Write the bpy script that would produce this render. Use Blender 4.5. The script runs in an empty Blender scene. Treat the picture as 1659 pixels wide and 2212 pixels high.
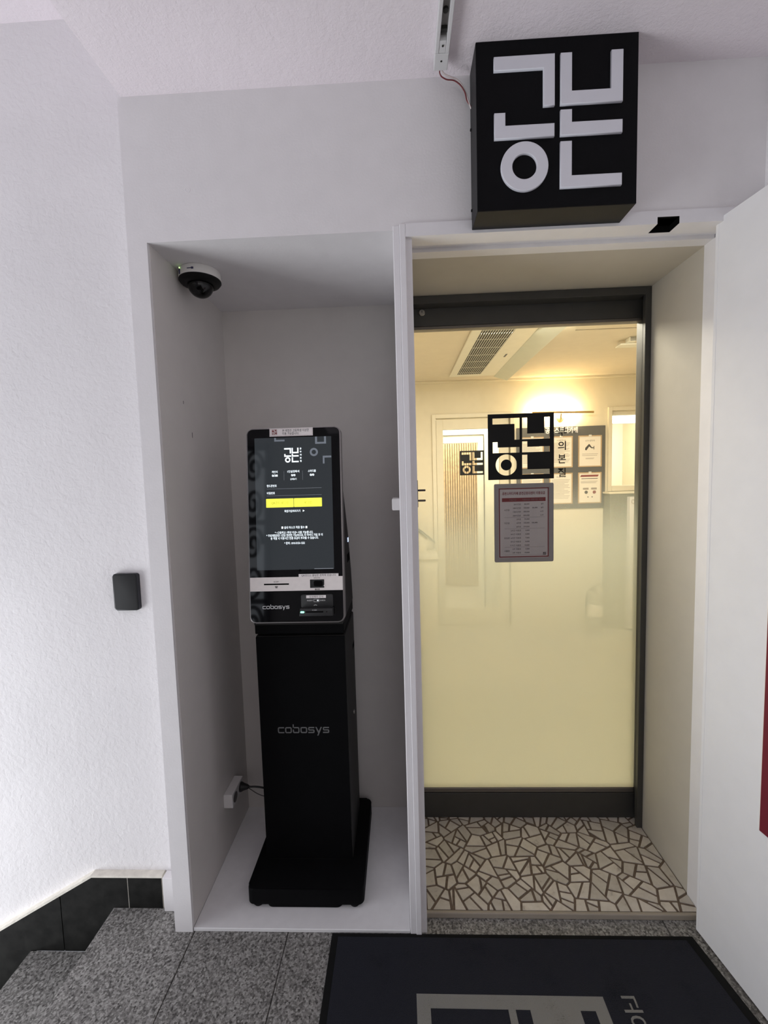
import bpy, bmesh, math, random
from mathutils import Vector, Matrix

S = bpy.context.scene
COL = S.collection
random.seed(7)

# ------------------------------------------------------------------ camera
W, H, F = 1659.0, 2212.0, 950.0
YAW, PIT, ROL = 0.0383, -0.0772, -0.0283
CAM = Vector((0.0853, -1.30, 1.4586))
fwd = Vector((-math.sin(YAW)*math.cos(PIT), math.cos(YAW)*math.cos(PIT), math.sin(PIT)))
rgt = Vector((math.cos(YAW), math.sin(YAW), 0))
upv = rgt.cross(fwd)
r2 = rgt*math.cos(ROL) + upv*math.sin(ROL)
u2 = upv*math.cos(ROL) - rgt*math.sin(ROL)
cd = bpy.data.cameras.new('camera')
cam = bpy.data.objects.new('camera', cd)
COL.objects.link(cam)
mw = Matrix((r2, u2, -fwd)).transposed().to_4x4()
mw.translation = CAM
cam.matrix_world = mw
cd.sensor_fit = 'VERTICAL'
cd.sensor_height = 24.0
cd.lens = F / H * 24.0
cd.clip_start = 0.02
S.camera = cam

# ------------------------------------------------------------------ world, light, exposure
S.view_settings.view_transform = 'Standard'
S.view_settings.look = 'None'
S.view_settings.gamma = 1.0
S.view_settings.use_curve_mapping = False
S.view_settings.exposure = 0.14
wd = bpy.data.worlds.new('daylight')
S.world = wd
wd.use_nodes = True
wd.node_tree.nodes['Background'].inputs[0].default_value = (0.86, 0.92, 1.0, 1)
wd.node_tree.nodes['Background'].inputs[1].default_value = 0.85

def area(name, loc, target, sx, sy, power, color):
    ld = bpy.data.lights.new(name, 'AREA')
    ld.shape = 'RECTANGLE'; ld.size = sx; ld.size_y = sy
    ld.energy = power; ld.color = color
    o = bpy.data.objects.new(name, ld)
    o.location = loc
    o.rotation_euler = (Vector(target) - Vector(loc)).to_track_quat('-Z', 'Y').to_euler()
    COL.objects.link(o)
    return o
# assumed daylight from low on the left, as from a street door downstairs
area('assumed_stair_daylight', (-2.75, -0.95, 0.10), (0.0, -0.10, 1.35), 1.2, 1.6, 40, (0.95, 0.97, 1.0))
# assumed soft front fill from behind the photographer; no window is built there
area('assumed_front_fill', (0.25, -2.85, 1.75), (0.0, 0.0, 1.1), 1.5, 1.3, 5, (1.0, 0.965, 0.97))
# assumed ceiling lights, unseen, for the study cafe and the corridor
area('assumed_cafe_light', (0.9, 1.15, 2.30), (0.9, 1.3, 0.0), 1.4, 0.7, 60, (1.0, 0.925, 0.76))
area('assumed_corridor_light', (0.9, 3.45, 2.30), (0.9, 3.5, 0.0), 0.9, 0.6, 34, (1.0, 0.93, 0.74))

# ------------------------------------------------------------------ materials
MATS = {}
def nmat(name):
    m = bpy.data.materials.new(name); m.use_nodes = True
    MATS[name] = m
    nt = m.node_tree
    return m, nt, nt.nodes['Principled BSDF']
def ramp(nt, stops):
    r = nt.nodes.new('ShaderNodeValToRGB')
    el = r.color_ramp.elements
    while len(el) < len(stops): el.new(0.5)
    for e, (p, c) in zip(el, stops):
        e.position = p; e.color = (c[0], c[1], c[2], 1)
    return r
def coords(nt, scale=(1, 1, 1), rot=(0, 0, 0)):
    t = nt.nodes.new('ShaderNodeTexCoord')
    mp = nt.nodes.new('ShaderNodeMapping')
    mp.inputs['Scale'].default_value = scale
    mp.inputs['Rotation'].default_value = rot
    nt.links.new(t.outputs['Object'], mp.inputs['Vector'])
    return mp.outputs['Vector']
def noise(nt, vec, scale, detail=4, rough=0.55, dist=0.0):
    n = nt.nodes.new('ShaderNodeTexNoise')
    n.inputs['Scale'].default_value = scale
    n.inputs['Detail'].default_value = detail
    n.inputs['Roughness'].default_value = rough
    n.inputs['Distortion'].default_value = dist
    nt.links.new(vec, n.inputs['Vector'])
    return n
def plain(name, col, rough=0.5, metal=0.0, var=0.04, vs=14.0, bump=0.0, bs=90.0, spec=0.5, coat=0.0):
    m, nt, b = nmat(name)
    v = coords(nt)
    n = noise(nt, v, vs, 3)
    lo = [max(0, c*(1-var)) for c in col]; hi = [min(1, c*(1+var)) for c in col]
    r = ramp(nt, [(0.3, lo), (0.7, hi)])
    nt.links.new(n.outputs['Fac'], r.inputs['Fac'])
    nt.links.new(r.outputs['Color'], b.inputs['Base Color'])
    b.inputs['Roughness'].default_value = rough
    b.inputs['Metallic'].default_value = metal
    b.inputs['Specular IOR Level'].default_value = spec
    b.inputs['Coat Weight'].default_value = coat
    if bump:
        n2 = noise(nt, v, bs, 4)
        bp = nt.nodes.new('ShaderNodeBump')
        bp.inputs['Strength'].default_value = bump
        bp.inputs['Distance'].default_value = 0.004
        nt.links.new(n2.outputs['Fac'], bp.inputs['Height'])
        nt.links.new(bp.outputs['Normal'], b.inputs['Normal'])
    return m
def glow(name, col, strength):
    m, nt, b = nmat(name)
    b.inputs['Base Color'].default_value = (*col, 1)
    b.inputs['Emission Color'].default_value = (*col, 1)
    b.inputs['Emission Strength'].default_value = strength
    return m

plain('white_paint', (0.80, 0.775, 0.785), 0.55, bump=0.10, bs=160, var=0.02)
plain('frame_paint', (0.80, 0.78, 0.80), 0.42, bump=0.06, bs=60, var=0.02)
plain('niche_shade_paint', (0.68, 0.645, 0.62), 0.6, bump=0.08, bs=180, var=0.02)  # recess shade put into the colour: darker, warmer than the front wall
plain('platform_board', (0.80, 0.79, 0.80), 0.45, var=0.025, vs=30)
plain('leaf_paint', (0.84, 0.83, 0.845), 0.40, var=0.015, bump=0.03, bs=200)
def plaster(name, col, s1, s2, depth):
    m, nt, b = nmat(name)
    v = coords(nt)
    n1 = noise(nt, v, s1, 5, 0.6); n2 = noise(nt, v, s2, 4, 0.6, 0.4); n3 = noise(nt, v, 3.0, 3)
    r = ramp(nt, [(0.3, [c*0.965 for c in col]), (0.7, [min(1, c*1.02) for c in col])])
    nt.links.new(n3.outputs['Fac'], r.inputs['Fac'])
    nt.links.new(r.outputs['Color'], b.inputs['Base Color'])
    b.inputs['Roughness'].default_value = 0.75
    ad = nt.nodes.new('ShaderNodeMath'); ad.operation = 'ADD'
    nt.links.new(n1.outputs['Fac'], ad.inputs[0]); nt.links.new(n2.outputs['Fac'], ad.inputs[1])
    bp = nt.nodes.new('ShaderNodeBump')
    bp.inputs['Strength'].default_value = 0.6
    bp.inputs['Distance'].default_value = depth
    nt.links.new(ad.outputs[0], bp.inputs['Height'])
    nt.links.new(bp.outputs['Normal'], b.inputs['Normal'])
plaster('left_plaster', (0.83, 0.805, 0.815), 14, 60, 0.0034)
plaster('ceiling_plaster', (0.90, 0.825, 0.865), 22, 110, 0.0034)

def granite(name):
    m, nt, b = nmat(name)
    v = coords(nt)
    vo = nt.nodes.new('ShaderNodeTexVoronoi'); vo.inputs['Scale'].default_value = 190
    nt.links.new(v, vo.inputs['Vector'])
    bw = nt.nodes.new('ShaderNodeRGBToBW'); nt.links.new(vo.outputs['Color'], bw.inputs[0])
    n1 = noise(nt, v, 120, 5, 0.75); n3 = noise(nt, v, 5, 3)
    mx = nt.nodes.new('ShaderNodeMath'); mx.operation = 'MULTIPLY_ADD'; mx.inputs[1].default_value = 0.55
    nt.links.new(bw.outputs[0], mx.inputs[0]); nt.links.new(n1.outputs['Fac'], mx.inputs[2])
    r = ramp(nt, [(0.50, (0.055, 0.052, 0.049)), (0.66, (0.15, 0.144, 0.136)), (0.82, (0.255, 0.247, 0.235)), (1.0, (0.40, 0.39, 0.37))])
    nt.links.new(mx.outputs[0], r.inputs['Fac'])
    hv = nt.nodes.new('ShaderNodeHueSaturation')
    mr = nt.nodes.new('ShaderNodeMapRange'); mr.inputs['To Min'].default_value = 0.75; mr.inputs['To Max'].default_value = 1.2
    nt.links.new(n3.outputs['Fac'], mr.inputs['Value'])
    nt.links.new(mr.outputs[0], hv.inputs['Value']); nt.links.new(r.outputs['Color'], hv.inputs['Color'])
    nt.links.new(hv.outputs['Color'], b.inputs['Base Color'])
    b.inputs['Roughness'].default_value = 0.6
    b.inputs['Specular IOR Level'].default_value = 0.3
granite('granite')
plain('lobby_dark', (0.16, 0.15, 0.145), 0.7)
plain('joint_mortar', (0.055, 0.05, 0.045), 0.9)
plain('black_marble', (0.012, 0.012, 0.011), 0.5, var=0.45, vs=26, spec=0.15)
plain('cream_paint', (0.78, 0.74, 0.66), 0.7, var=0.10, vs=40, bump=0.3, bs=70)
plain('beige_paper', (0.53, 0.49, 0.425), 0.65, bump=0.05, bs=220, var=0.02)
plain('grout', (0.17, 0.125, 0.095), 0.9, var=0.2, vs=80)
plain('edge_trim', (0.36, 0.315, 0.26), 0.5, var=0.06)
def stone():
    m, nt, b = nmat('mosaic_stone')
    v = coords(nt)
    oi = nt.nodes.new('ShaderNodeObjectInfo')
    n1 = noise(nt, v, 30, 5, 0.65); n2 = noise(nt, v, 11, 3, 0.5, 0.5)
    r = ramp(nt, [(0.28, (0.38, 0.34, 0.30)), (0.38, (0.60, 0.55, 0.495)), (0.62, (0.68, 0.635, 0.58))])
    nt.links.new(n1.outputs['Fac'], r.inputs['Fac'])
    hv = nt.nodes.new('ShaderNodeHueSaturation')
    mr = nt.nodes.new('ShaderNodeMapRange'); mr.inputs['To Min'].default_value = 0.84; mr.inputs['To Max'].default_value = 1.12
    nt.links.new(oi.outputs['Random'], mr.inputs['Value'])
    nt.links.new(mr.outputs[0], hv.inputs['Value']); nt.links.new(r.outputs['Color'], hv.inputs['Color'])
    nt.links.new(hv.outputs['Color'], b.inputs['Base Color'])
    b.inputs['Roughness'].default_value = 0.4
stone()
plain('door_charcoal', (0.052, 0.050, 0.046), 0.42, var=0.06)
plain('door_strip', (0.17, 0.15, 0.13), 0.4, metal=0.3, var=0.05)
plain('steel', (0.42, 0.40, 0.37), 0.32, metal=0.8, var=0.08)
plain('dark_steel', (0.10, 0.085, 0.08), 0.4, metal=0.6, var=0.05)
plain('black_hole', (0.004, 0.004, 0.004), 0.9, spec=0.05)
plain('sign_black', (0.0035, 0.0035, 0.0045), 0.55, var=0.1, spec=0.10, bump=0.05, bs=300)
plain('sign_side', (0.016, 0.016, 0.017), 0.5, var=0.1, spec=0.2)
plain('sign_letter', (0.74, 0.74, 0.80), 0.45, var=0.015)
plain('decal_black', (0.006, 0.006, 0.006), 0.5, spec=0.2)
plain('kiosk_black', (0.0035, 0.0035, 0.004), 0.6, var=0.1, spec=0.07)
plain('kiosk_side', (0.020, 0.019, 0.018), 0.55, var=0.1, spec=0.2)
plain('kiosk_glass', (0.004, 0.004, 0.005), 0.04, var=0.02, spec=0.5)
plain('kiosk_rim', (0.30, 0.28, 0.28), 0.35, metal=0.7, var=0.04)
plain('brushed_silver', (0.86, 0.80, 0.775), 0.45, metal=0.0, var=0.03, vs=60)
plain('kiosk_logo_grey', (0.62, 0.62, 0.62), 0.5)
plain('column_logo_grey', (0.13, 0.13, 0.13), 0.5)
plain('reader_black', (0.020, 0.020, 0.021), 0.5, var=0.1)
plain('scanner_window', (0.03, 0.032, 0.032), 0.15, var=0.3, vs=120)
plain('sticker_white', (0.88, 0.83, 0.82), 0.55, var=0.02)
plain('sticker_ink', (0.03, 0.025, 0.025), 0.7)
plain('sticker_red', (0.24, 0.06, 0.06), 0.6)
plain('label_ink', (0.12, 0.11, 0.11), 0.7)
plain('plastic_white', (0.70, 0.68, 0.68), 0.4, var=0.02)
plain('camera_white', (0.80, 0.78, 0.75), 0.4, var=0.02)
plain('camera_black', (0.006, 0.006, 0.006), 0.5, spec=0.2)
plain('camera_core', (0.015, 0.014, 0.014), 0.2)
plain('navy_ink', (0.03, 0.03, 0.09), 0.6)
plain('card_reader_black', (0.028, 0.028, 0.029), 0.6, var=0.05, spec=0.15)
plain('card_reader_rim', (0.006, 0.006, 0.010), 0.35)
plain('rubber', (0.009, 0.009, 0.009), 0.8, spec=0.15, bump=0.2, bs=300)
plain('fixture_white', (0.70, 0.69, 0.69), 0.4, var=0.02)
plain('fixture_groove', (0.22, 0.21, 0.20), 0.5, var=0.25, vs=40)
plain('wire_red', (0.20, 0.03, 0.035), 0.4)
plain('wire_white', (0.76, 0.66, 0.64), 0.35)
plain('cable_black', (0.008, 0.008, 0.008), 0.5)
plain('cable_grey', (0.10, 0.095, 0.09), 0.5)
plain('red_board', (0.16, 0.006, 0.022), 0.45, var=0.05)
plain('cream_edge', (0.85, 0.70, 0.55), 0.5)
plain('cafe_wall', (0.72, 0.655, 0.52), 0.8, var=0.02, bump=0.04, bs=250)
plain('cafe_ceiling', (0.74, 0.67, 0.56), 0.8, var=0.02)
plain('cafe_floor', (0.62, 0.58, 0.50), 0.5, var=0.15, vs=6)
plain('cafe_trim', (0.72, 0.66, 0.53), 0.5, var=0.02)
plain('corridor_white', (0.82, 0.81, 0.76), 0.6, var=0.02)
plain('slat_wood', (0.50, 0.37, 0.23), 0.6, var=0.2, vs=25)
plain('slat_shadow', (0.32, 0.23, 0.15), 0.8)
plain('ac_white', (0.80, 0.78, 0.70), 0.45, var=0.02)
plain('ac_vane', (0.60, 0.62, 0.54), 0.4, var=0.02)
plain('ac_dark', (0.018, 0.018, 0.015), 0.6)
plain('ac_bar', (0.70, 0.70, 0.66), 0.45)
plain('board_grey', (0.115, 0.115, 0.115), 0.6, var=0.08, vs=60)
plain('frame_tan', (0.50, 0.36, 0.22), 0.5, var=0.08)
plain('notice_paper', (0.80, 0.74, 0.66), 0.7, var=0.01)
plain('notice_ink', (0.35, 0.30, 0.26), 0.8)
plain('notice_dark', (0.08, 0.075, 0.07), 0.8)
plain('brass', (0.60, 0.42, 0.18), 0.28, metal=0.9, var=0.05)
plain('holder_grey', (0.26, 0.245, 0.25), 0.45, var=0.03)
plain('poster_paper', (0.42, 0.39, 0.40), 0.5, var=0.03, vs=5)
plain('poster_red', (0.15, 0.018, 0.022), 0.6)
plain('poster_ink', (0.07, 0.055, 0.06), 0.7)
plain('poster_faint', (0.16, 0.14, 0.145), 0.7)
plain('counter_cream', (0.74, 0.67, 0.53), 0.5, var=0.02)
plain('cabinet_grey', (0.20, 0.205, 0.175), 0.55, var=0.05)
plain('extinguisher_body', (0.30, 0.29, 0.25), 0.4, var=0.05)
plain('iron_black', (0.012, 0.012, 0.012), 0.5)
glow('led_green', (0.25, 1.0, 0.62), 2.2)
glow('led_blue', (0.45, 0.6, 1.0), 2.0)
glow('led_lime', (0.55, 1.0, 0.3), 2.2)
glow('screen_white', (0.86, 0.95, 1.0), 1.0)
glow('screen_dim', (0.16, 0.18, 0.21), 0.42)
glow('screen_line', (0.25, 0.27, 0.30), 0.5)
glow('screen_yellow', (0.86, 0.86, 0.07), 0.95)
glow('screen_brown', (0.18, 0.16, 0.03), 0.5)
glow('lamp_emit', (1.0, 0.80, 0.45), 22.0)
glow('tube_emit', (1.0, 0.95, 0.85), 3.2)

# kiosk screen: lit panel under glossy glass
m, nt, b = nmat('kiosk_screen')
b.inputs['Base Color'].default_value = (0.006, 0.006, 0.007, 1)
b.inputs['Roughness'].default_value = 0.05
b.inputs['Emission Color'].default_value = (0.76, 0.88, 1.0, 1)
b.inputs['Emission Strength'].default_value = 0.034

# carpet pile
def carpet(name, c0, c1, s):
    m, nt, b = nmat(name)
    v = coords(nt)
    n1 = noise(nt, v, 330, 3, 0.8); n2 = noise(nt, v, 9, 4, 0.6)
    mx = nt.nodes.new('ShaderNodeMath'); mx.operation = 'MULTIPLY_ADD'; mx.inputs[1].default_value = 1.0
    nt.links.new(n2.outputs['Fac'], mx.inputs[0]); nt.links.new(n1.outputs['Fac'], mx.inputs[2])
    r = ramp(nt, [(0.52, c0), (0.92, c1)])
    nt.links.new(mx.outputs[0], r.inputs['Fac']); nt.links.new(r.outputs['Color'], b.inputs['Base Color'])
    b.inputs['Roughness'].default_value = 0.95
    b.inputs['Specular IOR Level'].default_value = 0.1
    b.inputs['Sheen Weight'].default_value = 0.05
    bp = nt.nodes.new('ShaderNodeBump'); bp.inputs['Strength'].default_value = 0.9; bp.inputs['Distance'].default_value = 0.004
    nt.links.new(n1.outputs['Fac'], bp.inputs['Height']); nt.links.new(bp.outputs['Normal'], b.inputs['Normal'])
carpet('carpet_navy', (0.0012, 0.0016, 0.0035), (0.020, 0.0215, 0.030), 1)
carpet('carpet_grey', (0.07, 0.068, 0.06), (0.28, 0.275, 0.26), 1)

# clear glass
def glass(name, tint, ior):
    m = bpy.data.materials.new(name); m.use_nodes = True; MATS[name] = m
    nt = m.node_tree; nt.nodes.remove(nt.nodes['Principled BSDF'])
    out = nt.nodes['Material Output']
    tr = nt.nodes.new('ShaderNodeBsdfTransparent'); tr.inputs[0].default_value = (*tint, 1)
    gl = nt.nodes.new('ShaderNodeBsdfGlossy'); gl.inputs['Roughness'].default_value = 0.02
    fr = nt.nodes.new('ShaderNodeFresnel'); fr.inputs[0].default_value = ior
    mx = nt.nodes.new('ShaderNodeMixShader')
    nt.links.new(fr.outputs[0], mx.inputs[0]); nt.links.new(tr.outputs[0], mx.inputs[1]); nt.links.new(gl.outputs[0], mx.inputs[2])
    nt.links.new(mx.outputs[0], out.inputs[0])
glass('clear_glass', (0.98, 0.985, 0.97), 1.17)
glass('dome_plastic', (0.45, 0.45, 0.45), 1.45)

# dotted frosting film: clear above, dots growing downwards into full frosting
m = bpy.data.materials.new('frost_film'); m.use_nodes = True; MATS['frost_film'] = m
nt = m.node_tree; nt.nodes.remove(nt.nodes['Principled BSDF'])
out = nt.nodes['Material Output']
vec = coords(nt, (1, 1, 1))
def math_(op, a, bb=None, cl=False):
    n = nt.nodes.new('ShaderNodeMath'); n.operation = op; n.use_clamp = cl
    for i, q in enumerate((a, bb)):
        if q is None: continue
        if isinstance(q, (int, float)): n.inputs[i].default_value = q
        else: nt.links.new(q, n.inputs[i])
    return n.outputs[0]
sx = nt.nodes.new('ShaderNodeSeparateXYZ'); nt.links.new(vec, sx.inputs[0])
PITCH = 0.0052
a1 = math_('DIVIDE', math_('ADD', sx.outputs['X'], sx.outputs['Z']), PITCH)
a2 = math_('DIVIDE', math_('SUBTRACT', sx.outputs['X'], sx.outputs['Z']), PITCH)
f1 = math_('SUBTRACT', math_('FRACT', math_('ADD', a1, 1000)), 0.5)
f2 = math_('SUBTRACT', math_('FRACT', math_('ADD', a2, 1000)), 0.5)
dist = math_('SQRT', math_('ADD', math_('MULTIPLY', f1, f1), math_('MULTIPLY', f2, f2)))
t = math_('DIVIDE', math_('SUBTRACT', 1.452, sx.outputs['Z']), 0.41, True)
rad = math_('MULTIPLY', math_('POWER', t, 0.75), 0.74)
dots = math_('LESS_THAN', dist, rad)
low = math_('DIVIDE', math_('SUBTRACT', 1.232, sx.outputs['Z']), 0.75, True)
opac = math_('ADD', math_('MULTIPLY', low, 0.24), 0.73)
fac = math_('MULTIPLY', dots, opac)
tr = nt.nodes.new('ShaderNodeBsdfTransparent')
tl = nt.nodes.new('ShaderNodeBsdfTranslucent'); tl.inputs[0].default_value = (0.90, 0.955, 0.83, 1)
df = nt.nodes.new('ShaderNodeBsdfDiffuse'); df.inputs[0].default_value = (0.84, 0.87, 0.79, 1)
m1 = nt.nodes.new('ShaderNodeMixShader'); m1.inputs[0].default_value = 0.35
nt.links.new(tl.outputs[0], m1.inputs[1]); nt.links.new(df.outputs[0], m1.inputs[2])
m2 = nt.nodes.new('ShaderNodeMixShader')
nt.links.new(fac, m2.inputs[0]); nt.links.new(tr.outputs[0], m2.inputs[1]); nt.links.new(m1.outputs[0], m2.inputs[2])
nt.links.new(m2.outputs[0], out.inputs[0])

# ------------------------------------------------------------------ helpers
LOC = {}
def root_loc(o):
    while o.parent is not None: o = o.parent
    return LOC.get(o.name, Vector((0, 0, 0)))
def link(name, me, mat, parent=None):
    me.name = name
    if mat is not None:
        me.materials.clear(); me.materials.append(MATS[mat])
    o = bpy.data.objects.new(name, me); COL.objects.link(o)
    if parent is not None:
        off = root_loc(parent)
        me.transform(Matrix.Translation(-off))
        o.parent = parent
    return o
def obj(name, bm, mat, parent=None, smooth=False):
    me = bpy.data.meshes.new(name)
    bmesh.ops.recalc_face_normals(bm, faces=bm.faces[:])
    bm.to_mesh(me); bm.free()
    if smooth:
        for p in me.polygons: p.use_smooth = True
        try: me.set_sharp_from_angle(angle=math.radians(40))
        except Exception: pass
    return link(name, me, mat, parent)
def root(name, loc, label, cat, group=None):
    o = bpy.data.objects.new(name, None); COL.objects.link(o)
    o.empty_display_size = 0.05
    o.location = loc; LOC[o.name] = Vector(loc)
    return tag(o, label, cat, group)
def tag(o, label, cat, group=None):
    o['label'] = label; o['category'] = cat
    if group: o['group'] = group
    return o
def struct(o, label=None, cat=None):
    o['kind'] = 'structure'
    if label: o['label'] = label
    if cat: o['category'] = cat
    return o
def sroot(name, loc, label, cat):
    o = root(name, loc, label, cat); o['kind'] = 'structure'; return o
def box(bm, x0, x1, y0, y1, z0, z1, bev=0.0, seg=2, M=None):
    r = bmesh.ops.create_cube(bm, size=1.0)
    vs = r['verts']
    T = Matrix.Translation(((x0+x1)/2, (y0+y1)/2, (z0+z1)/2)) @ Matrix.Diagonal((abs(x1-x0), abs(y1-y0), abs(z1-z0), 1))
    bmesh.ops.transform(bm, matrix=T, verts=vs)
    if bev:
        es = list({e for v in vs for e in v.link_edges})
        r2_ = bmesh.ops.bevel(bm, geom=es, offset=bev, segments=seg, profile=0.5, affect='EDGES')
        vs = list({v for f in r2_['faces'] for v in f.verts} | {v for v in vs if v.is_valid})
    if M is not None:
        bmesh.ops.transform(bm, matrix=M, verts=[v for v in vs if v.is_valid])
    return bm
def B(*a, **k):
    return box(bmesh.new(), *a, **k)
def prism(pts, d0, d1, M=None, bm=None, bev=0.0):
    """polygon pts in local XY extruded along local Z from d0 to d1, then placed by M"""
    bm = bm or bmesh.new()
    lo = [bm.verts.new((p[0], p[1], d0)) for p in pts]
    hi = [bm.verts.new((p[0], p[1], d1)) for p in pts]
    n = len(pts)
    bm.faces.new(list(reversed(lo))); ft = bm.faces.new(hi)
    for i in range(n): bm.faces.new((lo[i], lo[(i+1) % n], hi[(i+1) % n], hi[i]))
    vs = lo + hi
    if bev:
        r = bmesh.ops.bevel(bm, geom=list(ft.edges), offset=bev, segments=2, profile=0.5, affect='EDGES')
        vs = bm.verts[:]
    if M is not None: bmesh.ops.transform(bm, matrix=M, verts=[v for v in vs if v.is_valid])
    return bm
def rrect(x0, y0, x1, y1, r, seg=6):
    pts = []
    for cx, cy, a0 in ((x1-r, y1-r, 0), (x0+r, y1-r, 90), (x0+r, y0+r, 180), (x1-r, y0+r, 270)):
        for i in range(seg+1):
            a = math.radians(a0 + 90*i/seg)
            pts.append((cx + r*math.cos(a), cy + r*math.sin(a)))
    return pts
def circ(cx, cy, r, n=40, start=0.0):
    return [(cx + r*math.cos(start+2*math.pi*i/n), cy + r*math.sin(start+2*math.pi*i/n)) for i in range(n)]
def lathe(prof, M=None, n=40, bm=None):
    bm = bm or bmesh.new(); rings = []
    for r, z in prof:
        if r < 1e-6: rings.append([bm.verts.new((0, 0, z))])
        else: rings.append([bm.verts.new((r*math.cos(2*math.pi*i/n), r*math.sin(2*math.pi*i/n), z)) for i in range(n)])
    for a, b_ in zip(rings, rings[1:]):
        for i in range(n):
            j = (i+1) % n
            if len(a) == 1 and len(b_) == 1: continue
            if len(a) == 1: bm.faces.new((a[0], b_[i], b_[j]))
            elif len(b_) == 1: bm.faces.new((a[i], a[j], b_[0]))
            else: bm.faces.new((a[i], a[j], b_[j], b_[i]))
    for rr in (rings[0], rings[-1]):
        if len(rr) > 1: bm.faces.new(rr)
    if M is not None: bmesh.ops.transform(bm, matrix=M, verts=bm.verts[:])
    return bm
def fill(loops, depth, M, name, mat, parent=None, bev=0.0):
    """2-D outlines with holes -> flat or extruded mesh in the frame M (x right, y up, z outwards)"""
    cu = bpy.data.curves.new(name, 'CURVE'); cu.dimensions = '2D'; cu.fill_mode = 'BOTH'
    cu.extrude = depth/2
    cu.bevel_depth = bev; cu.bevel_resolution = 1
    if bev: cu.offset = -bev
    for lp in loops:
        s = cu.splines.new('POLY'); s.points.add(len(lp)-1)
        for p, q in zip(s.points, lp): p.co = (q[0], q[1], 0, 1)
        s.use_cyclic_u = True
    o = bpy.data.objects.new(name, cu)
    me = bpy.data.meshes.new_from_object(o)
    bpy.data.objects.remove(o); bpy.data.curves.remove(cu)
    me.transform(M @ Matrix.Translation((0, 0, depth/2)))
    return link(name, me, mat, parent)
TXT = None
def text(name, s, size, M, mat, parent, width=None, align='CENTER', bold=0.0, depth=0.0, height=None, res=3):
    global TXT
    if TXT is None:
        cu = bpy.data.curves.new('type', 'FONT'); TXT = bpy.data.objects.new('type', cu)
    o = TXT; cu = o.data; cu.body = s; cu.size = size
    cu.align_x = align; cu.align_y = 'CENTER'; cu.resolution_u = res
    cu.offset = bold*size; cu.extrude = depth/2
    me = bpy.data.meshes.new_from_object(o)
    if len(me.vertices):
        xs = [v.co.x for v in me.vertices]; ys = [v.co.y for v in me.vertices]
        w = max(xs)-min(xs); h = max(ys)-min(ys)
        fx = width/w if (width and w > 0) else 1.0
        fy = height/h if (height and h > 0) else 1.0
        ax = {'CENTER': (max(xs)+min(xs))/2, 'LEFT': min(xs), 'RIGHT': max(xs)}[align]
        ay = (max(ys)+min(ys))/2
        me.transform(Matrix.Diagonal((fx, fy, 1, 1)) @ Matrix.Translation((-ax, -ay, depth/2)))
    me.transform(M)
    return link(name, me, mat, parent)
def frame(o, ex, ey):
    ex = Vector(ex).normalized(); ey = Vector(ey).normalized(); ez = ex.cross(ey)
    m_ = Matrix((ex, ey, ez)).transposed().to_4x4(); m_.translation = Vector(o); return m_
def at(M, x, y, z=0.0): return M @ Matrix.Translation((x, y, z))
def tube(pts, r, name, mat, parent=None, res=3, smooth=True, cyclic=False):
    cu = bpy.data.curves.new(name, 'CURVE'); cu.dimensions = '3D'
    cu.bevel_depth = r; cu.bevel_resolution = res; cu.use_fill_caps = True
    if smooth:
        s = cu.splines.new('BEZIER'); s.bezier_points.add(len(pts)-1)
        for p, q in zip(s.bezier_points, pts):
            p.co = q; p.handle_left_type = p.handle_right_type = 'AUTO'
    else:
        s = cu.splines.new('POLY'); s.points.add(len(pts)-1)
        for p, q in zip(s.points, pts): p.co = (*q, 1)
    s.use_cyclic_u = cyclic; s.resolution_u = 10
    o = bpy.data.objects.new(name, cu)
    me = bpy.data.meshes.new_from_object(o)
    bpy.data.objects.remove(o); bpy.data.curves.remove(cu)
    for p in me.polygons: p.use_smooth = True
    return link(name, me, mat, parent)
def FR(x, y, z):  # frame on a surface that faces the camera (-y)
    return frame((x, y, z), (1, 0, 0), (0, 0, 1))

def wordmark(M, w, h, name, mat, parent):
    """the word cobosys in square rounded strokes; M at its centre"""
    T = 0.17
    def o_(x): return [rrect(x, 0, x+1.0, 0.86, 0.22, 4), list(reversed(rrect(x+T, T, x+1.0-T, 0.86-T, 0.08, 3)))]
    def bar(x0, y0, x1, y1): return [(x0, y0), (x1, y0), (x1, y1), (x0, y1)]
    def c_(x): return [[(x+.95, 0), (x+.95, T), (x+.24, T), (x+T, .24), (x+T, .62), (x+.24, .86-T), (x+.95, .86-T), (x+.95, .86), (x+.2, .86), (x+.06, .80), (x, .66), (x, .20), (x+.06, .06), (x+.2, 0)]]
    def b_(x): return o_(x) + [bar(x, .5, x+T, 1.24)]
    def s_(x): return [[(x, 0), (x+.78, 0), (x+.90, .05), (x+.95, .17), (x+.95, .36), (x+.90, .47), (x+.78, .52), (x+.22, .52), (x+T, .56), (x+T, .65), (x+.22, .69), (x+.93, .69), (x+.93, .86), (x+.17, .86), (x+.05, .81), (x, .69), (x, .52), (x+.05, .40), (x+.17, .35), (x+.73, .35), (x+.78, .31), (x+.78, .21), (x+.73, .17), (x, .17)]]
    def y_(x): return [[(x, .86), (x+.19, .86), (x+.50, .26), (x+.81, .86), (x+1.0, .86), (x+.44, -.36), (x+.24, -.36), (x+.40, -.02)]]
    parts, x = [], 0.0
    for f, adv in ((c_, 1.10), (o_, 1.16), (b_, 1.16), (o_, 1.16), (s_, 1.08), (y_, 1.13), (s_, 0.95)):
        parts.append(f(x)); x += adv
    W_ = x; H_ = 1.60
    me_all = []
    for i, lp in enumerate(parts):
        lp = [[((px-W_/2)*w/W_, (py-0.44)*h/H_) for px, py in q] for q in lp]
        if i == 2:
            fill([lp[2]], 0.0, M, name, mat, parent); lp = lp[:2]
        fill(lp, 0.0, M, name, mat, parent)

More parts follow.
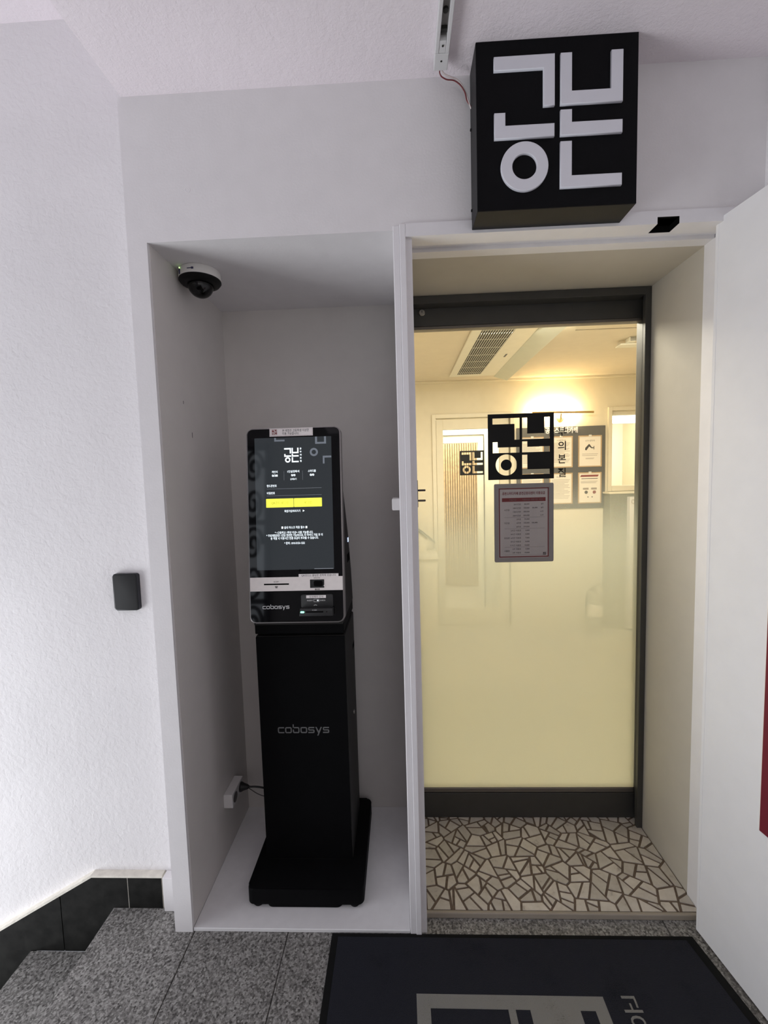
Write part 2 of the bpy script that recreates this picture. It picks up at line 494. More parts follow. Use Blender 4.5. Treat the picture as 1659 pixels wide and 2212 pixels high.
# the emblem: six strokes in a unit square
GLY = [
 [(.109,.90),(.4836,.90),(.4836,.599),(.414,.599),(.414,.8185),(.109,.8185)],
 [(.519,.90),(.589,.90),(.589,.678),(.828,.678),(.828,.90),(.90,.90),(.90,.601),(.519,.601)],
 [(.109,.572),(.178,.572),(.178,.495),(.482,.495),(.482,.418),(.109,.418)],
 [(.519,.571),(.59,.571),(.59,.496),(.90,.496),(.90,.419),(.519,.419)],
 [(.519,.385),(.59,.385),(.59,.18),(.90,.18),(.90,.108),(.519,.108)]]
RING = ((.2965, .249), .1485, .077)
def gl_scaled(a, b_, s, ox=0.0, oy=0.0):
    polys = [[((a*x+b_)*s+ox, (a*y+b_)*s+oy) for x, y in g] for g in GLY]
    c = ((a*RING[0][0]+b_)*s+ox, (a*RING[0][1]+b_)*s+oy)
    return polys, circ(*c, RING[1]*a*s, 48), circ(*c, RING[2]*a*s, 40)
def square(s, ox=0.0, oy=0.0): return [(ox, oy), (ox+s, oy), (ox+s, oy+s), (ox, oy+s)]
def emblem_plate(M, s, name, mat, parent, depth=0.0):
    polys, ro, ri = gl_scaled(1.0897, -0.0458, s)
    return fill([square(s)] + polys + [ro, ri], depth, M, name, mat, parent)
def emblem_glyphs(M, s, name, mat, parent, a=1.264, b_=-0.1378):
    polys, ro, ri = gl_scaled(a, b_, s)
    return fill(polys + [ro, ri], 0.0, M, name, mat, parent)

# ------------------------------------------------------------------ the setting
ZC = 2.550          # lobby ceiling
NX0, NX1, NZ, NY = -0.627, 0.082, 2.154, 0.533   # niche
WX0 = -0.685        # left end of the built-out front
XR = 1.029          # right reveal of the doorway
ZT = 2.135          # doorway soffit
YR0, YR1 = 0.128, 0.410
LW = 0.100          # plane of the stairwell wall

# landing floor: granite slabs in a mortar bed
fl = struct(obj('floor', B(-0.935, 1.13, -3.0, 0.10, -0.10, -0.004), 'joint_mortar'), 'speckled grey granite slab floor of the landing', 'floor')
xs = [-0.945, -0.622, -0.314, 0.05, 0.901, 1.13]
for i, (a, b_) in enumerate(zip(xs, xs[1:])):
    ys = [0.10, -0.93, -1.93, -3.0] if i % 2 == 0 else [0.10, -0.45, -1.45, -2.45, -3.0]
    for y1, y0 in zip(ys, ys[1:]):
        obj('granite_slab', B(a+0.0013, b_-0.0013, y0+0.0013, y1-0.0013, -0.03, 0.0, 0.0015, 1), 'granite', fl)
# stairs going down on the left
st = sroot('stairs', (-1.1, -1.4, -0.9), 'grey granite steps going down on the left of the landing', 'stairs')
obj('landing_riser', B(-0.940, -0.925, -3.0, LW-0.022, -0.165, -0.032), 'granite', st)
zz, xx = -0.165, -1.256
for i in range(5):
    obj('tread', B(xx, xx+0.335, -3.0, LW-0.022, zz-0.03, zz, 0.002, 1), 'granite', st)
    obj('riser', B(xx+0.008, xx+0.022, -3.0, LW-0.022, zz-0.165, zz-0.032), 'granite', st)
    zz -= 0.165; xx -= 0.311

# stairwell wall with black stone skirting
wl = struct(obj('wall_left', B(-3.2, WX0+0.05, LW, LW+0.15, -1.6, 3.0), 'left_plaster'), 'rough white plaster wall above the stairs', 'wall')
bl = sroot('baseboard_left', (-0.95, LW-0.01, 0.0), 'black stone skirting stepping down along the stairs', 'baseboard')
SF = frame((0, LW, 0), (1, 0, 0), (0, 0, 1))   # local z points to the camera
SK = 0.022
obj('skirting_stone', prism([(-0.887, 0.0), (-0.770, 0.0), (-0.770, 0.113), (-0.887, 0.113)], 0, SK, SF), 'black_marble', bl)
sl = (0.113+0.082)/(1.343-1.013)
def sky(x): return 0.113 - sl*(-1.013-x)
obj('skirting_stone', prism([(-0.943, -0.165), (-0.943, 0.0), (-0.890, 0.0), (-0.890, 0.113), (-1.013, 0.113), (-1.131, sky(-1.131)), (-1.131, -0.165)], 0, SK, SF), 'black_marble', bl)
obj('skirting_stone', prism([(-1.134, -0.165), (-1.134, sky(-1.134)), (-1.50, sky(-1.50)), (-1.50, -0.33), (-1.256, -0.33), (-1.256, -0.165)], 0, SK, SF), 'black_marble', bl)
obj('skirting_stone', prism([(-1.503, -0.33), (-1.503, sky(-1.503)), (-2.6, sky(-2.6)), (-2.6, -1.2)], 0, SK, SF), 'black_marble', bl)
c = obj('skirting_cap', prism([(-0.765, 0.113), (-0.765, 0.121), (-1.015, 0.121), (-2.6, sky(-2.6)+0.010), (-2.6, sky(-2.6)), (-1.013, 0.113)], 0, SK+0.002, SF), 'cream_paint', bl)
obj('joint_filler', prism([(-0.8905, 0.0), (-0.8865, 0.0), (-0.8865, 0.113), (-0.8905, 0.113)], 0, SK-0.001, SF), 'cream_paint', bl)
obj('end_mortar', prism([(-0.7705, 0.0), (-0.758, 0.0), (-0.757, 0.115), (-0.7705, 0.115)], 0, SK-0.003, SF), 'cream_paint', bl)
obj('corner_block', B(-0.758, WX0-0.001, 0.066, LW, 0.0, 0.122, 0.003), 'white_paint', bl)

# ceiling: dropped slab over the landing, higher slab over the stairs
ce = struct(obj('ceiling', B(-0.674, 1.13, -3.0, 0.58, ZC, 3.0), 'ceiling_plaster'), 'pinkish white stucco ceiling of the landing', 'ceiling')
obj('repair_patch', lathe([(0, 0), (0.062, 0), (0.066, 0.003), (0, 0.003)], Matrix.Translation((0.46, -0.272, ZC-0.002)), 48), 'ceiling_plaster', ce)
bm = B(-3.2, -0.674, -3.0, LW+0.15, 2.862, 3.0)
struct(obj('ceiling_stairwell', bm, 'ceiling_plaster'), 'higher white ceiling over the stairwell at upper left', 'ceiling')

# front wall: post, header, right pier
wf = B(WX0, NX0, 0.0, NY+0.03, 0.0, NZ)
box(wf, WX0, 1.13, 0.0, NY+0.03, NZ, ZC)
wfo = struct(obj('wall_front', wf, 'white_paint'), 'white painted front wall with kiosk recess and doorway', 'wall')
obj('plaster_dimple', lathe([(0, -.002), (.004, -.002), (.007, .0005), (.010, -.001), (0, -.003)], frame((-0.498, 0.0, 2.292), (1, 0, 0), (0, 0, 1)), 20), 'white_paint', wfo)
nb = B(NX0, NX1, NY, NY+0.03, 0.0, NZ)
struct(obj('wall_niche_back', nb, 'niche_shade_paint'), 'back wall of the kiosk recess, grey white with shade in its colour', 'wall')
wnl = struct(obj('wall_niche_left', B(NX0, NX0+0.0015, 0.012, NY, 0.012, NZ), 'niche_shade_paint'), 'left side of the kiosk recess, grey white with shade in its colour', 'wall')
struct(obj('wall_partition', B(NX1, 0.136, 0.006, NY+0.03, 0.0, NZ), 'white_paint'), 'thin white partition between recess and doorway', 'wall')
for y_, z_, l_ in ((0.155, 1.722, 0.010), (0.205, 1.615, 0.018)):
    obj('scuff_mark', B(NX0+0.0012, NX0+0.0019, y_, y_+0.003, z_, z_+l_), 'label_ink', wnl)
pf = struct(obj('floor_niche', B(NX0+0.0015, NX1, 0.002, NY, 0.0, 0.012, 0.0015, 1), 'platform_board'), 'white board floor of the kiosk recess', 'floor')
wp = B(1.031, 1.13, 0.05, 0.425, 0.0, NZ); box(wp, 1.066, 1.13, 0.425, 0.56, 0.0, NZ)
struct(obj('wall_pier', wp, 'white_paint'), 'white wall pier right of the doorway', 'wall')
struct(obj('wall_right', B(1.098, 1.2, -3.0, 0.05, 0.0, ZC), 'white_paint'), 'white side wall behind the open door leaf', 'wall')
# lobby behind the photographer
wk = B(-1.32, 1.2, -3.1, -3.0, -1.6, 3.0); box(wk, -3.2, -2.45, -3.1, -3.0, -1.6, 3.0); box(wk, -2.45, -1.32, -3.1, -3.0, 2.45, 3.0); box(wk, -2.45, -1.32, -3.1, -3.0, -1.6, -0.1)
struct(obj('wall_back', wk, 'lobby_dark'), 'wall of the lobby behind the photographer', 'wall')

# doorway reveal
rv = B(XR, 1.031, YR0, 0.425, 0.0, NZ)
struct(obj('wall_reveal_right', rv, 'beige_paper'), 'beige papered side of the doorway', 'wall')
struct(obj('wall_reveal_left', B(0.136, 0.138, YR0, YR1+0.14, 0.0, NZ), 'beige_paper'), 'beige papered left side of the doorway behind the jamb', 'wall')
struct(obj('ceiling_reveal', B(0.138, XR, YR0, YR1+0.14, ZT, NZ), 'beige_paper'), 'beige papered soffit above the glass door', 'ceiling')

# white steel door frame
HX0, HX1, HZ = 0.811, 0.871, 2.153
tf = sroot('trim_1', (0.55, 0.0, 0.0), 'white steel door frame with a cut hole in its head', 'door frame')
jl = B(0.083, 0.101, -0.002, 0.03, 0.0, 2.166, 0.0015, 1)
box(jl, 0.101, 0.1185, -0.005, 0.05, 0.0, 2.169, 0.0015, 1)
obj('jamb', jl, 'frame_paint', tf)
obj('door_stop', B(0.1185, 0.138, 0.05, YR0, 0.0, ZT, 0.001, 1), 'frame_paint', tf)
hd = B(0.1185, HX0, -0.005, 0.05, 2.134, 2.169)
box(hd, HX1, 1.065, -0.005, 0.05, 2.134, 2.169)
box(hd, HX0, HX1, -0.005, 0.05, HZ, 2.169)
box(hd, HX0, HX1, 0.042, 0.05, 2.134, HZ)
obj('head', hd, 'frame_paint', tf)
obj('head_hole', B(HX0, HX1, 0.004, 0.042, HZ-0.001, HZ), 'black_hole', tf)
hh = B(HX0, HX0+0.001, -0.003, 0.042, 2.1345, HZ); box(hh, HX1-0.001, HX1, -0.003, 0.042, 2.1345, HZ); box(hh, HX0, HX1, 0.040, 0.042, 2.1345, HZ)
box(hh, HX0, HX1, -0.003, 0.042, HZ-0.001, HZ)
obj('hole_inside', hh, 'black_hole', tf)
obj('head_stop', B(0.138, XR, 0.088, YR0, ZT-0.001, 2.152), 'frame_paint', tf)
obj('head_groove', B(0.138, XR, 0.05, 0.088, 2.146, 2.152), 'frame_paint', tf)
jr = B(1.031, 1.065, -0.005, 0.05, 0.0, 2.134, 0.0015, 1)
box(jr, XR-0.003, 1.031, 0.05, YR0, 0.0, 2.134)
obj('jamb', jr, 'frame_paint', tf)
for z, h in ((1.246, 0.036), (1.163, 0.022), (1.146, 0.020)):
    obj('strike_hole', B(0.121, 0.1315, 0.0488, 0.052, z-h/2, z+h/2, 0.0008, 1), 'black_hole', tf)
obj('seal_strip', B(0.1185, 0.122, 0.046, 0.05, 0.0, ZT+0.008), 'door_strip', tf)

# mosaic floor of the doorway
def split(poly, p0, n):
    a, b_ = [], []
    for i in range(len(poly)):
        p, q = poly[i], poly[(i+1) % len(poly)]
        dp = (p[0]-p0[0])*n[0] + (p[1]-p0[1])*n[1]; dq = (q[0]-p0[0])*n[0] + (q[1]-p0[1])*n[1]
        (a if dp >= 0 else b_).append(p)
        if dp*dq < 0:
            t_ = dp/(dp-dq); x = (p[0]+(q[0]-p[0])*t_, p[1]+(q[1]-p[1])*t_)
            a.append(x); b_.append(x)
    return a, b_
def parea(p): return 0.5*sum(p[i][0]*p[(i+1) % len(p)][1] - p[(i+1) % len(p)][0]*p[i][1] for i in range(len(p)))
def shrink(p, d):
    for i in range(len(p)):
        pass
    out_ = p
    n = len(p); src = list(p)
    for i in range(n):
        a, b_ = src[i], src[(i+1) % n]
        ex, ey = b_[0]-a[0], b_[1]-a[1]; L = math.hypot(ex, ey)
        if L < 1e-6: continue
        nn = (-ey/L, ex/L)
        out_, _ = split(out_, (a[0]+nn[0]*d, a[1]+nn[1]*d), nn)
        if len(out_) < 3: return []
    return out_
FX0, FX1, FY0, FY1, FZ = 0.138, XR, 0.062, 0.505, 0.018
fr_ = struct(obj('floor_threshold', B(FX0, FX1, FY0, FY1+0.08, 0.0, FZ-0.0025), 'grout'), 'broken white marble mosaic floor of the doorway', 'floor')
rng = random.Random(21)
seeds = []
while len(seeds) < 62:
    best = max(((rng.uniform(FX0, FX1), rng.uniform(FY0, FY1)) for _ in range(6)), key=lambda c: min([math.dist(c, q) for q in seeds] or [9]))
    seeds.append(best)
done = []
for i, c in enumerate(seeds):
    p = [(FX0, FY0), (FX1, FY0), (FX1, FY1), (FX0, FY1)]
    for j, q in enumerate(seeds):
        if i == j: continue
        p, _ = split(p, ((c[0]+q[0])/2, (c[1]+q[1])/2), (c[0]-q[0], c[1]-q[1]))
    todo = [p]
    while todo:
        p = todo.pop()
        if len(p) < 3: continue
        if parea(p) < rng.uniform(0.0014, 0.0036): done.append(p); continue
        k = max(range(len(p)), key=lambda i_: math.dist(p[i_], p[(i_+1) % len(p)]))
        a, b_ = p[k], p[(k+1) % len(p)]
        ang = math.atan2(b_[1]-a[1], b_[0]-a[0]) + rng.gauss(0, 0.45)
        cx = sum(q[0] for q in p)/len(p); cy = sum(q[1] for q in p)/len(p)
        u_, v_ = split(p, (cx+rng.gauss(0, 0.008), cy+rng.gauss(0, 0.008)), (math.cos(ang), math.sin(ang)))
        todo += [u_, v_]
for p in done:
    q = shrink(p, rng.uniform(0.0033, 0.0047))
    if len(q) < 3 or parea(q) < 0.00008: continue
    obj('mosaic_stone', prism(q, FZ-0.006, FZ+rng.uniform(-0.0004, 0.0006), None, None), 'mosaic_stone', fr_)
struct(obj('trim_2', B(FX0-0.002, XR, 0.052, 0.0635, 0.0, 0.0195, 0.003, 2), 'edge_trim'), 'tan edge strip along the front of the mosaic floor', 'edge strip')

# ------------------------------------------------------------------ glass door in its charcoal frame
d1 = sroot('door_1', (0.58, 0.47, FZ), 'charcoal framed glass door with frosted film and black emblem', 'door')
DY = 0.462
of = B(1.007, XR-0.0005, YR1, 0.428, FZ, ZT-0.001, 0.001, 1)
box(of, 1.0295, 1.0655, 0.4255, 0.461, FZ, ZT-0.001)
obj('stile', B(1.025, 1.0655, DY, 0.505, FZ, 2.108, 0.001, 1), 'door_charcoal', d1)
obj('frame_post', of, 'door_charcoal', d1)
obj('frame_post', B(0.1385, 0.150, YR1, 0.50, FZ, ZT-0.001, 0.001, 1), 'door_charcoal', d1)
obj('frame_head', B(0.150, 1.007, YR1, 0.46, 2.106, ZT-0.001, 0.001, 1), 'door_charcoal', d1)
obj('frame_head', B(0.150, 1.0655, 0.461, 0.55, 2.111, ZT-0.001), 'door_charcoal', d1)
obj('top_rail', B(0.150, 1.0245, DY, 0.505, 2.040, 2.110, 0.001, 1), 'door_charcoal', d1)
obj('glazing_bead', B(0.150, 1.0245, DY+0.001, 0.50, 2.029, 2.040, 0.002, 1), 'door_strip', d1)
obj('bottom_rail', B(0.150, 1.0245, DY+0.002, 0.505, FZ+0.001, 0.126, 0.001, 1), 'door_charcoal', d1)
obj('glazing_bead', B(0.150, 1.0245, DY+0.006, 0.50, 0.126, 0.146, 0.003, 1), 'door_strip', d1)
gp = obj('glass_pane', B(0.150, 1.0252, 0.474, 0.482, 0.146, 2.030), 'clear_glass', d1)
ff = fill([[(0.151, 0.146), (1.0245, 0.146), (1.0245, 1.50), (0.151, 1.50)]], 0.0, FR(0, 0.4735, 0), 'frosted_film', 'frost_film', d1)
LK = obj('lock_cylinder', lathe([(0, 0), (.010, 0), (.0125, .003), (.0125, .006), (.0105, .008), (0, .008)], FR(0.186, DY-0.0005, 2.090), 28), 'steel', d1, True)
obj('keyhole', prism([(-.001, -.001), (.001, -.001), (.001, .007), (-.001, .007)], .008, .0085, FR(0.186, DY-0.0005, 2.0895)), 'black_hole', LK)
sc = obj('screw', lathe([(0, 0), (.004, 0), (.005, .002), (.003, .003), (0, .003)], FR(1.033, DY, 0.628), 20), 'steel', d1, True)

# decals on the glass
GY = 0.4730
emblem_plate(FR(0.437, GY, 1.438), 0.2585, 'emblem_decal', 'decal_black', d1)
for ch, z in (('부', 1.620), ('의', 1.566), ('본', 1.514), ('질', 1.461)):
    text('letter_decal', ch, 0.040, FR(0.7265, GY, z), 'decal_black', d1, bold=0.012, height=0.0355, width=0.031)
# lock plate with two bolts at the left edge of the glass
hp = obj('lock_plate', B(0.150, 0.156, 0.458, 0.472, 1.338, 1.446, 0.001, 1), 'dark_steel', d1)
for z in (1.405, 1.364):
    obj('lock_bolt', B(0.156, 0.186, 0.461, 0.469, z-0.004, z+0.004, 0.0015, 1), 'dark_steel', hp)

# price list in a grey holder stuck on the glass
PX0, PX1, PZ0, PZ1 = 0.459, 0.693, 1.106, 1.4215
ph = root('price_list', (0.576, GY-0.004, PZ0), 'price list sheet in a grey plastic holder on the glass door', 'poster')
M0 = FR(PX0, GY-0.0005, PZ0); pw, pht = PX1-PX0, PZ1-PZ0
fill([rrect(0, 0, pw, pht, 0.006), rrect(0.0165, 0.0165, pw-0.0165, pht-0.0165, 0.004)], 0.004, M0, 'holder_frame', 'holder_grey', ph)
obj('paper_sheet', prism(rrect(0.0165, 0.0165, pw-0.0165, pht-0.0165, 0.004), 0.0005, 0.0018, M0), 'poster_paper', ph)
MP = at(M0, 0, 0, 0.0021)
bx0, bx1, bz0, bz1 = 0.0185, pw-0.0185, 0.0190, pht-0.0180
fill([[(bx0, bz0), (bx1, bz0), (bx1, bz1), (bx0, bz1)], [(bx0+.004, bz0+.004), (bx1-.004, bz0+.004), (bx1-.004, bz1-.004), (bx0+.004, bz1-.004)]], 0.0, MP, 'border_line', 'poster_red', ph)
text('heading', '공본스터디카페 춘천강원대센터 이용요금', 0.012, at(MP, 0.1165, 0.2765), 'poster_red', ph, width=0.169, bold=0.02, height=0.0125)
hb = fill([[(0.031, 0.2435), (0.203, 0.2435), (0.203, 0.2585), (0.031, 0.2585)]], 0.0, MP, 'table_head', 'poster_red', ph)
MQ = at(M0, 0, 0, 0.0024)
for s_, x in (('이용시간', 0.074), ('이용요금', 0.126), ('사용기한', 0.158), ('비고', 0.184)):
    text('table_head_text', s_, 0.008, at(MQ, x, 0.251), 'poster_faint', ph)
rows = [('50시간권', '80,000', '', '8주'), ('100시간권', '150,000', '80,000', '8주'), ('150시간권', '180,000', '', '12주'), ('200시간권', '200,000', '', '12주'),
        ('2주권', '70,000', '', ''), ('4주권', '130,000', '100,000', ''), ('8주권', '210,000', '', ''),
        ('2시간 이용권', '3,000', '', ''), ('4시간 이용권', '5,000', '', ''), ('6시간 이용권', '7,000', '', ''), ('8시간 이용권', '8,000', '', ''), ('12시간 이용권', '10,000', '', ''),
        ('2주 이용권', '5,000', '', ''), ('4주 이용권', '10,000', '', '')]
for i, r_ in enumerate(rows):
    z = 0.2325 - 0.0150*i
    for s_, x, al in ((r_[0], 0.1045, 'RIGHT'), (r_[1], 0.139, 'RIGHT'), (r_[2], 0.171, 'RIGHT'), (r_[3], 0.195, 'RIGHT')):
        if s_: text('price_row', s_, 0.0075, at(MQ, x, z), 'poster_ink', ph, align=al)
for s_, i in (('시간권', 1.5), ('기간권', 5), ('당일권', 9), ('사물함', 12.5)):
    text('price_group', s_, 0.0080, at(MQ, 0.0495, 0.2325-0.015*i), 'poster_ink', ph)
for i in (-0.5+4, 6.5, 11.5, 13.6):
    z = 0.2325-0.015*i
    fill([[(0.040, z), (0.20, z), (0.20, z+0.0006), (0.040, z+0.0006)]], 0.0, MQ, 'table_line', 'poster_faint', ph)
emblem_plate(at(MQ, 0.193, 0.027), 0.0115, 'corner_emblem', 'poster_ink', ph)

# ------------------------------------------------------------------ emblem sign above the door
SX0, SX1, SZ0, SZ1, SD = 0.304, 0.709, 2.142, 2.5497, 0.090
sg = root('sign_box', (0.506, -SD/2, SZ0), 'black square sign box with raised white emblem above the doorway', 'sign')
obj('box_body', B(SX0, SX1, -SD, -0.0005, SZ0, SZ1, 0.0012, 1), 'sign_side', sg)
obj('face_plate', B(SX0+0.0006, SX1-0.0006, -SD-0.0012, -SD+0.0005, SZ0+0.0006, SZ1-0.0006), 'sign_black', sg)
s_ = SX1-SX0
polys, ro, ri = gl_scaled(1.0, 0.0, s_)
MS = FR(SX0, -SD-0.0012, SZ0)
for p in polys: fill([p], 0.006, MS, 'raised_letter', 'sign_letter', sg, bev=0.0015)
fill([ro, ri], 0.006, MS, 'raised_letter', 'sign_letter', sg, bev=0.0015)
for z in (2.19, 2.40):
    obj('side_screw', lathe([(0, 0), (.004, 0), (.003, .003), (0, .003)], frame((SX0, -0.012, z), (0, -1, 0), (0, 0, 1)), 14), 'sign_black', sg)

# cable channel on the ceiling with wires to the sign
fx = root('ceiling_channel', (0.219, -0.5, ZC), 'white metal channel on the ceiling running towards the black sign', 'cable channel')
CX = 0.2185
for a, b_ in ((-0.0175, -0.0085), (0.0085, 0.0175)):
    obj('side_rail', B(CX+a, CX+b_, -1.6, -0.098, 2.522, ZC-0.0003, 0.001, 1), 'fixture_white', fx)
obj('channel_bed', B(CX-0.0085, CX+0.0085, -1.6, -0.098, 2.538, ZC-0.0003), 'fixture_groove', fx)
ek = obj('end_cap', B(CX-0.0175, CX+0.0175, -0.098, -0.052, 2.521, ZC-0.0003, 0.001, 1), 'fixture_white', fx)
cv = obj('cover_piece', B(CX-0.0080, CX+0.0080, -0.130, -0.0985, 2.523, 2.538, 0.0005, 1), 'fixture_white', fx)
for y, par in ((-0.079, ek), (-0.119, cv)):
    obj('screw', lathe([(0, 0), (.0026, 0), (.0026, .001), (0, .001)], Matrix.Translation((CX, y, 2.5205)), 14), 'ac_dark', par)
obj('clip', B(CX-0.0080, CX+0.0080, -0.152, -0.142, 2.530, 2.538), 'ac_dark', fx)
obj('clip', lathe([(0, 0), (.006, 0), (.006, .006), (0, .006)], Matrix.Translation((CX, -0.19, 2.532)), 16), 'ac_dark', fx)
wr = root('sign_wires', (0.25, -0.03, 2.50), 'thin red and white twin wires hanging between channel and sign', 'wires')
tube([(0.2175, -0.0525, 2.530), (0.218, -0.047, 2.518), (0.230, -0.040, 2.512), (0.262, -0.030, 2.511), (0.285, -0.022, 2.492), (0.293, -0.018, 2.470), (0.3045, -0.014, 2.458)], 0.0016, 'wire', 'wire_red', wr)
tube([(0.2195, -0.0525, 2.532), (0.226, -0.046, 2.522), (0.246, -0.038, 2.517), (0.268, -0.030, 2.513), (0.2895, -0.020, 2.489), (0.297, -0.018, 2.468), (0.3045, -0.012, 2.4545)], 0.0018, 'wire', 'wire_white', wr)

# ------------------------------------------------------------------ open white door leaf on the right
d2 = sroot('door_2', (0.985, 0.019, 0.008), 'white flush door leaf standing open at the right edge', 'door')
LM = frame((0.985, 0.019, 0.0), (0.126, -0.992, 0), (0, 0, 1))
obj('leaf_panel', prism([(0, 0.008), (0.90, 0.008), (0.90, 2.148), (0, 2.148)], -0.040, 0.0, LM), 'leaf_paint', d2)
obj('leaf_edge', prism([(0.0005, 0.009), (0.010, 0.009), (0.010, 2.147), (0.0005, 2.147)], -0.041, 0.0006, LM), 'leaf_paint', d2)
for z in (0.25, 1.1, 1.95):
    obj('hinge', lathe([(0, -0.05), (0.007, -0.05), (0.007, 0.05), (0, 0.05)], LM @ Matrix.Translation((-0.008, z, -0.045)) @ Matrix.Rotation(-math.pi/2, 4, 'X'), 16), 'steel', d2)
rb = root('red_board', tuple(LM @ Vector((0.45, 0.507, 0.0))), 'dark red board on the white door leaf at the right edge', 'sign board')
obj('board_panel', prism([(0.1975, 0.507), (0.70, 0.507), (0.70, 1.25), (0.1975, 1.25)], 0.0006, 0.004, LM), 'red_board', rb)
obj('board_edge', prism([(0.1965, 0.508), (0.1985, 0.508), (0.1985, 1.25), (0.1965, 1.25)], 0.0006, 0.0036, LM), 'cream_edge', rb)
for x, z, sgn in ((1.0235, 1.995, 1), (1.0235, 0.72, 1), (1.0205, 0.18, 1)):
    obj('paint_chip', B(1.0257, 1.0263, 0.070, 0.074, z-0.006, z+0.004), 'poster_ink', tf)

# ------------------------------------------------------------------ entrance mat
mt = root('door_mat', (0.39, -0.55, 0.0), 'dark navy carpet mat with grey emblem in front of the doorway', 'mat')
MX0, MX1, MY0, MY1 = -0.169, 0.962, -1.05, -0.003
MF = frame((0, 0, 0), (1, 0, 0), (0, 1, 0))
obj('rubber_border', prism([(MX0, MY0), (MX1+0.16, MY0), (MX1-0.002, MY1+0.002), (MX0, MY1)], 0.0005, 0.005, MF), 'rubber', mt)
ES, EX, EY = 0.515, 0.095, -0.169
polys, ro, ri = gl_scaled(1.0897, -0.0458, ES, EX, EY-ES)
sq = square(ES, EX, EY-ES)
pile = [(MX0+0.021, MY0+0.02), (MX1+0.133, MY0+0.02), (MX1-0.029, MY1-0.013), (MX0+0.021, MY1-0.014)]
fill([pile, sq], 0.009, MF, 'pile_field', 'carpet_navy', mt)
fill([sq] + polys + [ro, ri], 0.0092, MF, 'pile_emblem', 'carpet_grey', mt)
fill(polys + [ro, ri], 0.0088, MF, 'pile_strokes', 'carpet_navy', mt)
for i, ch in enumerate('공부의본질'):
    text('pile_letter', ch, 0.07, at(MF, 0.678, -0.2035-0.105*i, 0.0088), 'carpet_grey', mt, width=0.048, height=0.073, depth=0.0014, bold=0.0)

# ------------------------------------------------------------------ card reader on the stairwell wall
cr = root('card_reader', (-0.822, LW, 1.05), 'small black card reader plate on the rough white wall', 'card reader')
RM = FR(-0.864, LW, 1.048)
obj('housing', prism(rrect(0, 0, 0.083, 0.122, 0.009), -0.004, 0.014, RM, bev=0.002), 'card_reader_rim', cr, True)
obj('front_cover', prism(rrect(0.0028, 0.0028, 0.0802, 0.1192, 0.007), 0.012, 0.0148, RM, bev=0.0006), 'card_reader_black', cr, True)

# ------------------------------------------------------------------ kiosk
kk = root('kiosk', (-0.273, 0.28, 0.012), 'tall black self-service kiosk with touch screen in the wall recess', 'kiosk')
BX0, BX1 = -0.470, -0.072
fb = frame((0, 0, 0), (1, 0, 0), (0, 1, 0))
obj('base_plate', prism(rrect(BX0, 0.070, BX1, 0.497, 0.022, 8), 0.027, 0.081, fb, bev=0.006), 'kiosk_black', kk, True)
obj('under_plate', prism(rrect(-0.405, 0.074, -0.145, 0.44, 0.02, 6), 0.013, 0.027, fb), 'kiosk_black', kk)
for x, y in ((-0.437, 0.093), (-0.105, 0.093), (-0.437, 0.47), (-0.105, 0.47)):
    obj('foot', lathe([(0, 0.012), (0.016, 0.012), (0.020, 0.018), (0.020, 0.030), (0, 0.030)], Matrix.Translation((x, y, 0)), 20), 'rubber', kk, True)
KX0, KX1 = -0.437, -0.120
cb = obj('column', prism(rrect(KX0, 0.190, KX1, 0.468, 0.010, 4), 0.080, 0.916, fb, bev=0.003), 'kiosk_side', kk, True)
obj('front_panel', B(KX0+0.0015, KX1-0.0015, 0.1875, 0.195, 0.083, 0.914, 0.0022, 2), 'kiosk_black', kk)
wordmark(FR(-0.280, 0.1872, 0.5735), 0.184, 0.042, 'column_logo', 'column_logo_grey', kk)
obj('neck_gap', B(KX0+0.008, KX1-0.006, 0.20, 0.46, 0.914, 0.926), 'black_hole', kk)
obj('neck', B(KX0+0.002, KX1-0.002, 0.182, 0.466, 0.926, 0.990, 0.004, 2), 'kiosk_black', kk)
hs = [(0.15, 0.970), (0.466, 0.970), (0.440, 1.10), (0.375, 1.26), (0.235, 1.50), (0.215, 1.58), (0.18, 1.58)]
obj('rear_housing', prism(hs, -0.424, -0.121, frame((0, 0, 0), (0, 1, 0), (0, 0, 1))), 'kiosk_side', kk)
lk = obj('side_lock', lathe([(0, 0), (0.008, 0), (0.008, 0.004), (0, 0.004)], frame((KX1, 0.36, 0.545), (0, 1, 0), (0, 0, 1)), 20), 'steel', kk)
obj('side_vent', B(KX1-0.001, KX1+0.0006, 0.40, 0.45, 0.78, 0.80), 'black_hole', kk)
obj('side_port', B(-0.1215, -0.1200, 0.33, 0.40, 1.145, 1.175), 'black_hole', kk)
obj('power_light', B(-0.1212, -0.1195, 0.365, 0.380, 1.218, 1.234), 'led_blue', kk)
